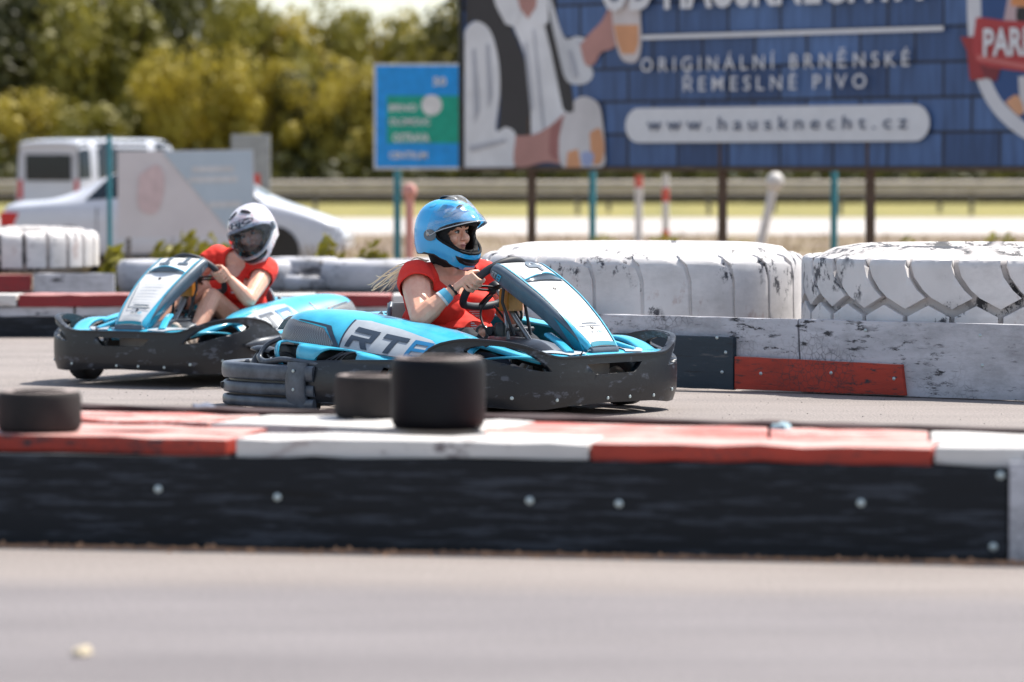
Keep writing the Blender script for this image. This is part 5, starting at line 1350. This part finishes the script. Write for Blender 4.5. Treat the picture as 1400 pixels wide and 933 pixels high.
def c2(pts, n=3): return [(p.x, p.y) for p in crom([Vector((a, b, 0)) for a, b in list(pts)+[pts[0]]], n)[:-1]]
def helmet(par, HM, shell, visor, vrot, style):
    h = Helm(HM, 1.0)
    hel = empty('helmet', (0, 0, 0)); hel.parent = par
    low = [(0, -52), (25, -50), (50, -45), (80, -40), (110, -37), (140, -34), (180, -32)]
    port = c2([(-74, 3), (-62, 14), (-35, 21), (0, 23), (35, 21), (62, 14), (74, 3), (68, -9), (45, -20), (22, -27), (0, -28.5), (-22, -27), (-45, -20), (-68, -9)], 2)
    out_ = [(-a, b) for a, b in low[::-1]]+low[1:]+[(180, 89.5), (-180, 89.5)]
    o = sheet('shell', out_, [port], h.f(0), shell, hel, 7.5, 7.5); weld(o); solid(o, .014, -1, .003)
    # padding and rim
    rimp = c2([(-72, 3), (-60, 12.5), (-34, 19.5), (0, 21.5), (34, 19.5), (60, 12.5), (72, 3), (66, -8), (44, -18.5), (22, -25.5), (0, -27), (-22, -25.5), (-44, -18.5), (-66, -8)], 2)
    mk('rim_seal', *g_tube([h.f(-.004)(a, b) for a, b in rimp], .0065, 8, closed=True), M['foam'], hel, 60)
    innr = c2([(-50, 2), (-40, 11), (-22, 16), (0, 17), (22, 16), (40, 11), (50, 2), (42, -12), (28, -22), (0, -24), (-28, -22), (-42, -12)], 2)
    o = sheet('padding', out_, [innr], h.f(-.018), M['foam'], hel, 9, 9); weld(o); solid(o, .022, -1)
    mk('edge_trim', *g_tube([h.f(-.004)(a, b) for a, b in [(-x, y) for x, y in low[::-1]]+low[1:]][:-1], .007, 8, closed=True), M['black'], hel, 60)
    # chin vent
    cv = c2([(-34, -31), (0, -34), (34, -31), (26, -40), (0, -43), (-26, -40)], 2)
    sheet('chin_vent', cv, (), h.f(.0025), M['black'], hel, 6, 3, smooth=60)
    sheet('chin_vent_bar', c2([(-22, -35.5), (0, -38), (22, -35.5), (18, -38), (0, -40.2), (-18, -38)], 2), (), h.f(.0055), M['side_grey'] if style == 2 else M['plastic_grey'], hel, 6, 3, smooth=60)
    # visor on side pivots
    piv = HM @ h.loc(86, 0, .004)
    VM = HM @ Matrix.Rotation(R(vrot), 4, 'Y') @ HM.inverted()
    vo = c2([(-86, 6), (-66, 17), (-36, 26), (0, 28.5), (36, 26), (66, 17), (86, 6), (86, -6), (72, -11), (46, -22), (22, -28.5), (0, -30), (-22, -28.5), (-46, -22), (-72, -11), (-86, -6)], 2)
    def vf(th, ph, off=.010):
        p = h.loc(th, ph, off); q = HM @ p
        if vrot:      # the lifted visor rides over the brow
            p2 = p.copy(); p2.x *= 1.05; q = VM @ (HM @ p2)
        return q
    o = sheet('visor', vo, (), vf, visor, hel, 7.5, 6, smooth=60)
    mk('visor_edge', *g_tube([vf(a, b, .011) for a, b in vo[len(vo)//2-1:]+vo[:1]], .0022, 6), M['visor_edge'], hel, 60)
    for s in (1, -1):
        p = HM @ h.loc(85*s, 1, .006); nrm = (HM.to_3x3() @ Vector((0, s, 0))).normalized()
        pl = [(s*(84+15*math.cos(a)), -1+11*math.sin(a)) for a in [k*math.pi/8 for k in range(16)]]
        sheet('pivot_plate', pl, (), h.f(.008), M['pivot'], hel, 6, 6, smooth=60)
        b = mk('pivot_screw', *g_lathe([(0, .004), (.009, .003), (.011, 0)], 14), M['metal'], hel, 50); b.location = HM @ h.loc(88*s, 1, .010); b.rotation_euler = nrm.to_track_quat('Z', 'Y').to_euler()
    # top vents
    for s in ((1, -1) if style == 2 else (0,)):
        th = 22*s
        if style == 2: sheet('top_vent', c2([(th-14*s, 64), (th-4*s, 70), (th+16*s, 60), (th+22*s, 48), (th+8*s, 52)], 2), (), h.f(.004), M['black'], hel, 4, 4, smooth=60)
        else:
            mk('top_vent', *g_wing([h.f(.004)(0, 70), h.f(.010)(0, 78), h.f(.010)(180, 84), h.f(.004)(180, 74)], [(.006, .004), (.020, .006), (.022, .007), (.010, .004)]), M['black'], hel, 60)
            mk('brow_vent', *g_wing([h.f(.004)(-28, 46), h.f(.006)(-18, 50), h.f(.004)(-8, 51)], [(.004, .003), (.008, .004), (.004, .003)]), M['black'], hel, 60)
    if style == 2:
        el = [(38*math.cos(a)*.95+2, 36+7.6*math.sin(a)) for a in [k*math.pi/16 for k in range(32)]]
        el2 = [(34*math.cos(a)*.95+2, 36+6.2*math.sin(a)) for a in [k*math.pi/16 for k in range(32)]]
        sheet('logo_ring', el, [el2], h.f(.002), M['slate'], hel, 6, 4, smooth=60)
        for q in text('letter', 'HJC', lambda u, v: h.f(.0025)(-24+u, 32.3+v), M['slate'], hel, h=7.4, w=52, bold=.05, letters=True): pass
    else:
        for q in text('letter', 'HJC', lambda u, v: h.f(.0025)(-158+u, -22+v), M['white'], hel, h=7, w=20, bold=.04, letters=True): pass
        sheet('chin_badge', [(-16, -49), (16, -49), (14, -45), (-14, -45)], (), h.f(.003), M['white'], hel, 5, 3, smooth=60)
        for k, (a, b, w_, hh) in enumerate(((-75, 44, 26, 14), (-58, 30, 20, 10), (-110, 52, 22, 9))):
            sheet('worn_sticker', c2([(a, b), (a+w_*.4, b+hh), (a+w_, b+hh*.9), (a+w_*.8, b+2)], 2), (), h.f(.0012), M['worn_blue'], hel, 6, 4, smooth=60)
    return hel
M['pivot'] = plain('smoky_pivot_plate', (.12, .16, .19), .3)
M['visor_edge'] = plain('visor_edge', (.55, .58, .60), .2)
M['worn_blue'] = plain('scuffed_blue_paint', (.16, .50, .74), .35, c2=(.04, .38, .66), scale=30)
M['collar'] = plain('black_collar', (.008, .008, .009), .8)
M['tshirt_print'] = plain('white_shirt_print', (.66, .60, .60), .8)

def face(HM):
    g = []
    def B(c, r): g.append(g_ball((0, 0, 0), r, 12, None)); V, Fc = g[-1]; g[-1] = ([HM @ (v+Vector(c)) for v in V], Fc)
    def K(a, b, r0, r1): V, Fc = g_cap(a, b, r0, r1); g.append(([HM @ v for v in V], Fc))
    B((-.005, 0, .015), (.104, .084, .112)); B((.030, 0, -.062), (.072, .060, .060)); B((.082, 0, -.088), (.022, .024, .020))
    K((.092, -.034, .034), (.092, .034, .034), .013, .013); K((.100, 0, .020), (.118, 0, -.018), .009, .013)
    B((.108, .012, -.022), .009); B((.108, -.012, -.022), .009)
    B((.070, .042, -.022), .030); B((.070, -.042, -.022), .030); B((.094, 0, -.050), (.014, .027, .012)); B((.096, 0, -.062), (.011, .020, .008))
    B((.02, 0, -.03), (.082, .070, .07))
    return g
def face_parts(par, HM):
    for s in (1, -1):
        mk('eye', *g_ball((0, 0, 0), (.0085, .0145, .0080), 8, None), M['eye'], par, 60).matrix_local = HM @ Matrix.Translation((.0925, s*.032, .012))
        mk('iris', *g_ball((0, 0, 0), (.003, .0068, .0068), 8), M['iris'], par, 60).matrix_local = HM @ Matrix.Translation((.1005, s*.031, .012))
        mk('eyelid', *g_tube([HM @ Vector(q) for q in ((.0935, s*.017, .013), (.1005, s*.025, .020), (.1005, s*.034, .0205), (.0925, s*.046, .014))], [.0016, .0026, .0028, .0016], 6), M['brow'], par, 60)
        mk('eyebrow', *g_tube([HM @ Vector(q) for q in ((.1055, s*.013, .034), (.1065, s*.026, .040), (.102, s*.039, .041), (.092, s*.052, .034))], [.003, .0042, .004, .0018], 6), M['brow'], par, 60)
    mk('lips', *join([g_ball((0, 0, 0), (.006, .021, .0042), 8, None)]), M['lip'], par, 60).matrix_local = HM @ Matrix.Translation((.1055, 0, -.0505))
    mk('lower_lip', *g_ball((0, 0, 0), (.006, .017, .0045), 8), M['lip'], par, 60).matrix_local = HM @ Matrix.Translation((.1045, 0, -.0585))
def grip_hand(ang, wrist, k=1.0):
    """hand closed round the steering wheel rim at angle ang (0 = kart's left)"""
    c0 = Vector((.235, 0, .592)); bx = Vector((.70, 0, .714)); by = Vector((0, 1, 0)); N = Vector((-.714, 0, .70))
    O = by*math.cos(ang)+bx*math.sin(ang); T = by*-math.sin(ang)+bx*math.cos(ang)
    if T.z < 0: T = -T
    G = c0+O*.178; g = []; W = Vector(wrist)
    for i, (s, ln) in enumerate(((.037, .92), (.0125, 1.0), (-.012, .97), (-.036, .82))):
        r = (.0094, .0098, .0094, .0084)[i]*k
        P = [G+T*s*.95+O*.047+N*.008, G+T*s+O*.034-N*.030*ln, G+T*s-O*.002-N*.037*ln, G+T*s-O*.028*ln-N*.018]
        for a, b in zip(P, P[1:]): g.append(g_cap(a, b, r*1.05, r))
        g.append(g_cap(W+(P[0]-W)*.25, P[0]-(P[0]-W)*.12, .016*k, .0105*k)); g.append(g_cap(P[0]-(P[0]-W)*.12, P[0], .0105*k, .0105*k))
    Q = [G+O*.040+N*.020+T*.010, G+O*.014+N*.034+T*.032, G-O*.014+N*.030+T*.044]
    g.append(g_cap(W+(Q[0]-W)*.3, Q[0], .018, .014)); g.append(g_cap(Q[0], Q[1], .013, .011)); g.append(g_cap(Q[1], Q[2], .0105, .0095))
    return g
def head_matrix(pos, krz, yaw, pitch, roll):
    """yaw: degrees to the right in the picture from straight at the camera; pitch > 0 looks down; roll > 0 leans to picture right"""
    y = R(yaw); fw = Vector((math.sin(y), -math.cos(y), 0)); rz = math.atan2(fw.y, fw.x)-krz
    return Matrix.Translation(pos) @ Matrix.Rotation(rz, 4, 'Z') @ Matrix.Rotation(R(pitch), 4, 'Y') @ Matrix.Rotation(R(roll), 4, 'X')
def ell(c, r, rz=0): 
    V, Fc = g_ball((0, 0, 0), r, 12); Mx = Matrix.Translation(c) @ Matrix.Rotation(rz, 4, 'Z'); return [Mx @ v for v in V], Fc
def driver(base, rz, label, p):
    H = empty('person', base, rz, label, 'person')
    HM = head_matrix(Vector(p['head']), rz, *p['look'])
    RS, LS, RE, LE, RW, LW = [Vector(p[k]) for k in ('RS', 'LS', 'RE', 'LE', 'RW', 'LW')]
    mid = (RS+LS)/2; nb = mid+Vector(p.get('nb', (0, 0, .03)))
    up_ = (HM @ Vector((-.02, 0, -.06)))
    ar = p.get('arm', 1.0)
    # skin: one continuous surface
    g = face(HM)
    g += [g_cap(nb, up_, .056, .050), g_cap(nb+Vector((0, 0, -.05)), up_, .066, .05)]
    tor = [ell(q[0], q[1], p.get('trz', 0)) for q in p['torso']]
    tor += [g_cap(RS+(mid-RS)*.1, LS+(mid-LS)*.1, .058, .058), g_cap(RS+(mid-RS)*.3+Vector((0, 0, .012)), nb, .05, .05), g_cap(LS+(mid-LS)*.3+Vector((0, 0, .012)), nb, .05, .05)]
    g += tor
    for a, b, c, ang in ((RS, RE, RW, p['ra']), (LS, LE, LW, p['la'])):
        m1 = a+(b-a)*.45
        g += [g_cap(a, m1, .060*ar, .055*ar), g_cap(m1, b, .055*ar, .043*ar), g_cap(b, b+(c-b)*.35, .043*ar, .042*ar), g_cap(b+(c-b)*.3, c, .042*ar, .0265)]
        g += grip_hand(ang, c)
        e = b+(c-b).normalized()*.06
    if p.get('bare'):
        for a, b, c in p['legs']:
            a, b, c = Vector(a), Vector(b), Vector(c)
            g += [g_cap(a, b, .085, .058), g_cap(b, b+(c-b)*.35, .056, .054), g_cap(b+(c-b)*.3, c, .054, .032)]
    V, Fc = melt(g, .0034, 3)
    mk('body', V, Fc, M['skin'], H, 180)
    face_parts(H, HM)
    # t-shirt
    sl = []
    for a, b in ((RS, RE), (LS, LE)):
        d = (b-a).normalized(); e = a+d*p['sleeve']; sl.append((a, d)); 
    ts = list(tor)
    for a, b in ((RS, RE), (LS, LE)): ts.append(g_cap(a, a+(b-a).normalized()*(p['sleeve']+.03), .064*ar, .060*ar))
    V, Fc = melt(ts, .007, 5, .0075, 13, .010)
    nc, nr = p['neck']
    nc = Vector(nc)
    def ok(c):
        q = c-nc
        if (q.x/nr[0])**2+(q.y/nr[1])**2+(q.z/nr[2])**2 < 1: return False
        if (c-nb).length < .075 and c.z > nb.z-.02: return False
        for a, d in sl:
            t = (c-a).dot(d)
            if t > p['sleeve'] and ((c-a)-d*t).length < .10 and t < p['sleeve']+.15: return False
        return c.z > p['waist']
    V, Fc = keep(V, Fc, ok)
    o = mk('t_shirt', V, Fc, M['shirt'], H, 180); solid(o, .005, 1)
    # print on the chest, laid on the cloth
    bvh = BVHTree.FromPolygons([tuple(v) for v in V], Fc)
    if p.get('print'):
        pc, pu, pw, ph_, rowsn = p['print']; pc = Vector(pc); dirn = Vector(pu).normalized(); sx = dirn.cross(Vector((0, 0, 1))).normalized()
        for k in range(rowsn):
            VV = []
            for i in range(9):
                for j in (0, 1):
                    q = pc+sx*((i/8-.5)*pw)+Vector((0, 0, (.5-(k+j*.55)/rowsn)*ph_)); h = bvh.ray_cast(q-dirn*.5, dirn)
                    VV.append(h[0]-dirn*.008 if h[0] else q)
            mk('shirt_print', VV, [(2*i, 2*i+2, 2*i+3, 2*i+1) for i in range(8)], M['tshirt_print'], o)
    # legs, shoes
    g = []
    for a, b, c in p['legs']:
        a, b, c = Vector(a), Vector(b), Vector(c)
        if p.get('bare'): g += [g_cap(a, a+(b-a)*.42, .098, .085)]
        else: g += [g_cap(a, b, .095, .068), g_cap(b, b+(c-b)*.35, .066, .062), g_cap(b+(c-b)*.3, c, .062, .044)]
    g += [ell(p['hip'], (.19, .215, .125) if not p.get('bare') else (.15, .18, .11))]
    V, Fc = melt(g, .008, 5, .004, 22); mk('shorts' if p.get('bare') else 'jeans', V, Fc, M['jeans'], H, 180)
    for a, b, c in p['legs']:
        c = Vector(c); d = Vector(p['toe']).normalized()
        V, Fc = melt([g_cap(c+Vector((-.03, 0, -.03)), c+d*.10+Vector((0, 0, -.03)), .036, .036), g_cap(c+d*.08+Vector((0, 0, -.03)), c+d*.19+Vector((0, 0, -.02)), .038, .030), g_cap(c+Vector((-.01, 0, .02)), c+Vector((-.01, 0, -.03)), .042, .04)], .006, 4)
        sh = mk('shoe', V, Fc, M['shoe'], H, 180)
        mk('sole', *g_tube([c+Vector((-.05, 0, -.066)), c+d*.1+Vector((0, 0, -.066)), c+d*.215+Vector((0, 0, -.045))], 0, 10, flat=(.040, .010), up=(0, 0, 1)), M['white'], sh, 60)
    helmet(H, HM, *p['helmet'])
    # collar under the helmet
    ax = (up_-nb).normalized(); b0 = nb+(up_-nb)*.55; b1 = up_+ax*.035
    if p.get('collar'):
        V, Fc = g_cap(b0, b1, .078, .092, 24); mk('neck_collar', *melt([(V, Fc)], .008, 2, .003, 30), M['collar'], H, 180)
    return H, HM

H1, HM1 = driver(K1P, K1R, 'person in blue helmet with raised visor and red t-shirt driving kart number 4', dict(
    head=(-.075, .0, .845), look=(49, 2, 1),
    RS=(-.125, -.175, .625), LS=(-.04, .215, .625), RE=(.07, -.345, .445), LE=(.06, .33, .43), RW=(.165, -.225, .575), LW=(.17, .23, .57),
    ra=R(180-12), la=R(12), arm=1.24, sleeve=.075, trz=.1, nb=(-.01, -.01, .035),
    torso=[((-.13, .0, .52), (.135, .205, .13)), ((-.12, .0, .40), (.155, .215, .14)), ((-.15, 0, .27), (.18, .215, .13)), ((-.025, -.095, .480), (.10, .098, .090)), ((-.005, .105, .475), (.105, .098, .095)), ((-.03, .02, .36), (.15, .19, .11))],
    neck=((-.03, .01, .675), (.13, .120, .135)), waist=.385,
    print=((.05, .06, .43), (-.6, .55, 0), .055, .10, 9),
    legs=[((-.15, -.11, .22), (.22, -.19, .335), (.52, -.17, .17)), ((-.15, .11, .22), (.24, .17, .34), (.52, .17, .17))], hip=(-.11, 0, .285), toe=(.75, 0, .65),
    helmet=(M['helmet_blue'], M['visor_smoke'], -47, 1), collar=True))
# wristbands on her right arm
a = Vector((.07, -.345, .445)); b = Vector((.165, -.225, .575)); d = (b-a).normalized()
mk('wristband', *g_tube([a+(b-a)*.72, a+(b-a)*.90], [.0405, .0350], 20), M['band'], H1, 60)
mk('wristband', *g_tube([a+(b-a)*.66, a+(b-a)*.72], [.0425, .0408], 20), M['white'], H1, 60)
mk('bracelet', *g_tube([b+d*.000, b+d*.012], [.031, .031], 20), M['black'], H1, 60)
# loose blonde hair flying back
M['hair'] = leaf_mat('pale_blonde_hair', (.90, .78, .60), (.95, .86, .70), .4)
gs = []; rnd = random.Random(4)
for k in range(32):
    s0 = Vector((-.17+rnd.uniform(-.02, .02), -.07+rnd.uniform(-.05, .03), .695+rnd.uniform(-.02, .02))); e = Vector((-.335+rnd.uniform(-.05, .05), -.20+rnd.uniform(-.03, .03), .60+rnd.uniform(-.035, .05)))
    if k % 3: e = s0.lerp(e, rnd.uniform(.4, .75))+Vector((0, 0, -.01))
    m_ = (s0+e)/2+Vector((0, 0, rnd.uniform(.0, .035))); d_ = (e-m_).normalized(); pts = crom([s0, m_, e, e+d_*.03+Vector((0, 0, rnd.uniform(-.012, .018)))], 4); n = len(pts)
    gs.append(g_tube(pts, [.0028*(1-i/n)+.0010 for i in range(n)], 5))
tag(mk('hair', *join(gs), M['hair'], H1, 60), kind='stuff')

H2, HM2 = driver(K2P, K2R, 'person in white helmet and red t-shirt leaning sideways, driving kart number 11', dict(
    head=(-.12, .165, .865), look=(-14, 20, 20),
    RS=(-.12, -.100, .700), LS=(-.13, .245, .625), RE=(.06, -.23, .56), LE=(.14, .31, .455), RW=(.17, -.20, .60), LW=(.20, .215, .58),
    ra=R(180-10), la=R(8), arm=1.08, sleeve=.085, trz=0, nb=(.0, .01, .03),
    torso=[((-.14, .06, .55), (.12, .175, .14)), ((-.15, .035, .42), (.135, .17, .14)), ((-.17, 0.01, .28), (.14, .175, .13)), ((-.05, -.01, .53), (.078, .078, .075)), ((-.05, .13, .51), (.078, .078, .075))],
    neck=((-.05, .07, .68), (.10, .075, .13)), waist=.29,
    print=((.0, .12, .50), (-.9, -.3, 0), .05, .05, 2), bare=True,
    legs=[((-.15, -.10, .22), (.17, -.02, .525), (.56, -.20, .20)), ((-.15, .11, .22), (.27, .13, .47), (.53, .15, .20))], hip=(-.17, 0, .22), toe=(.75, 0, .65),
    helmet=(M['helmet_white'], M['visor_clear'], 0, 2), collar=False))
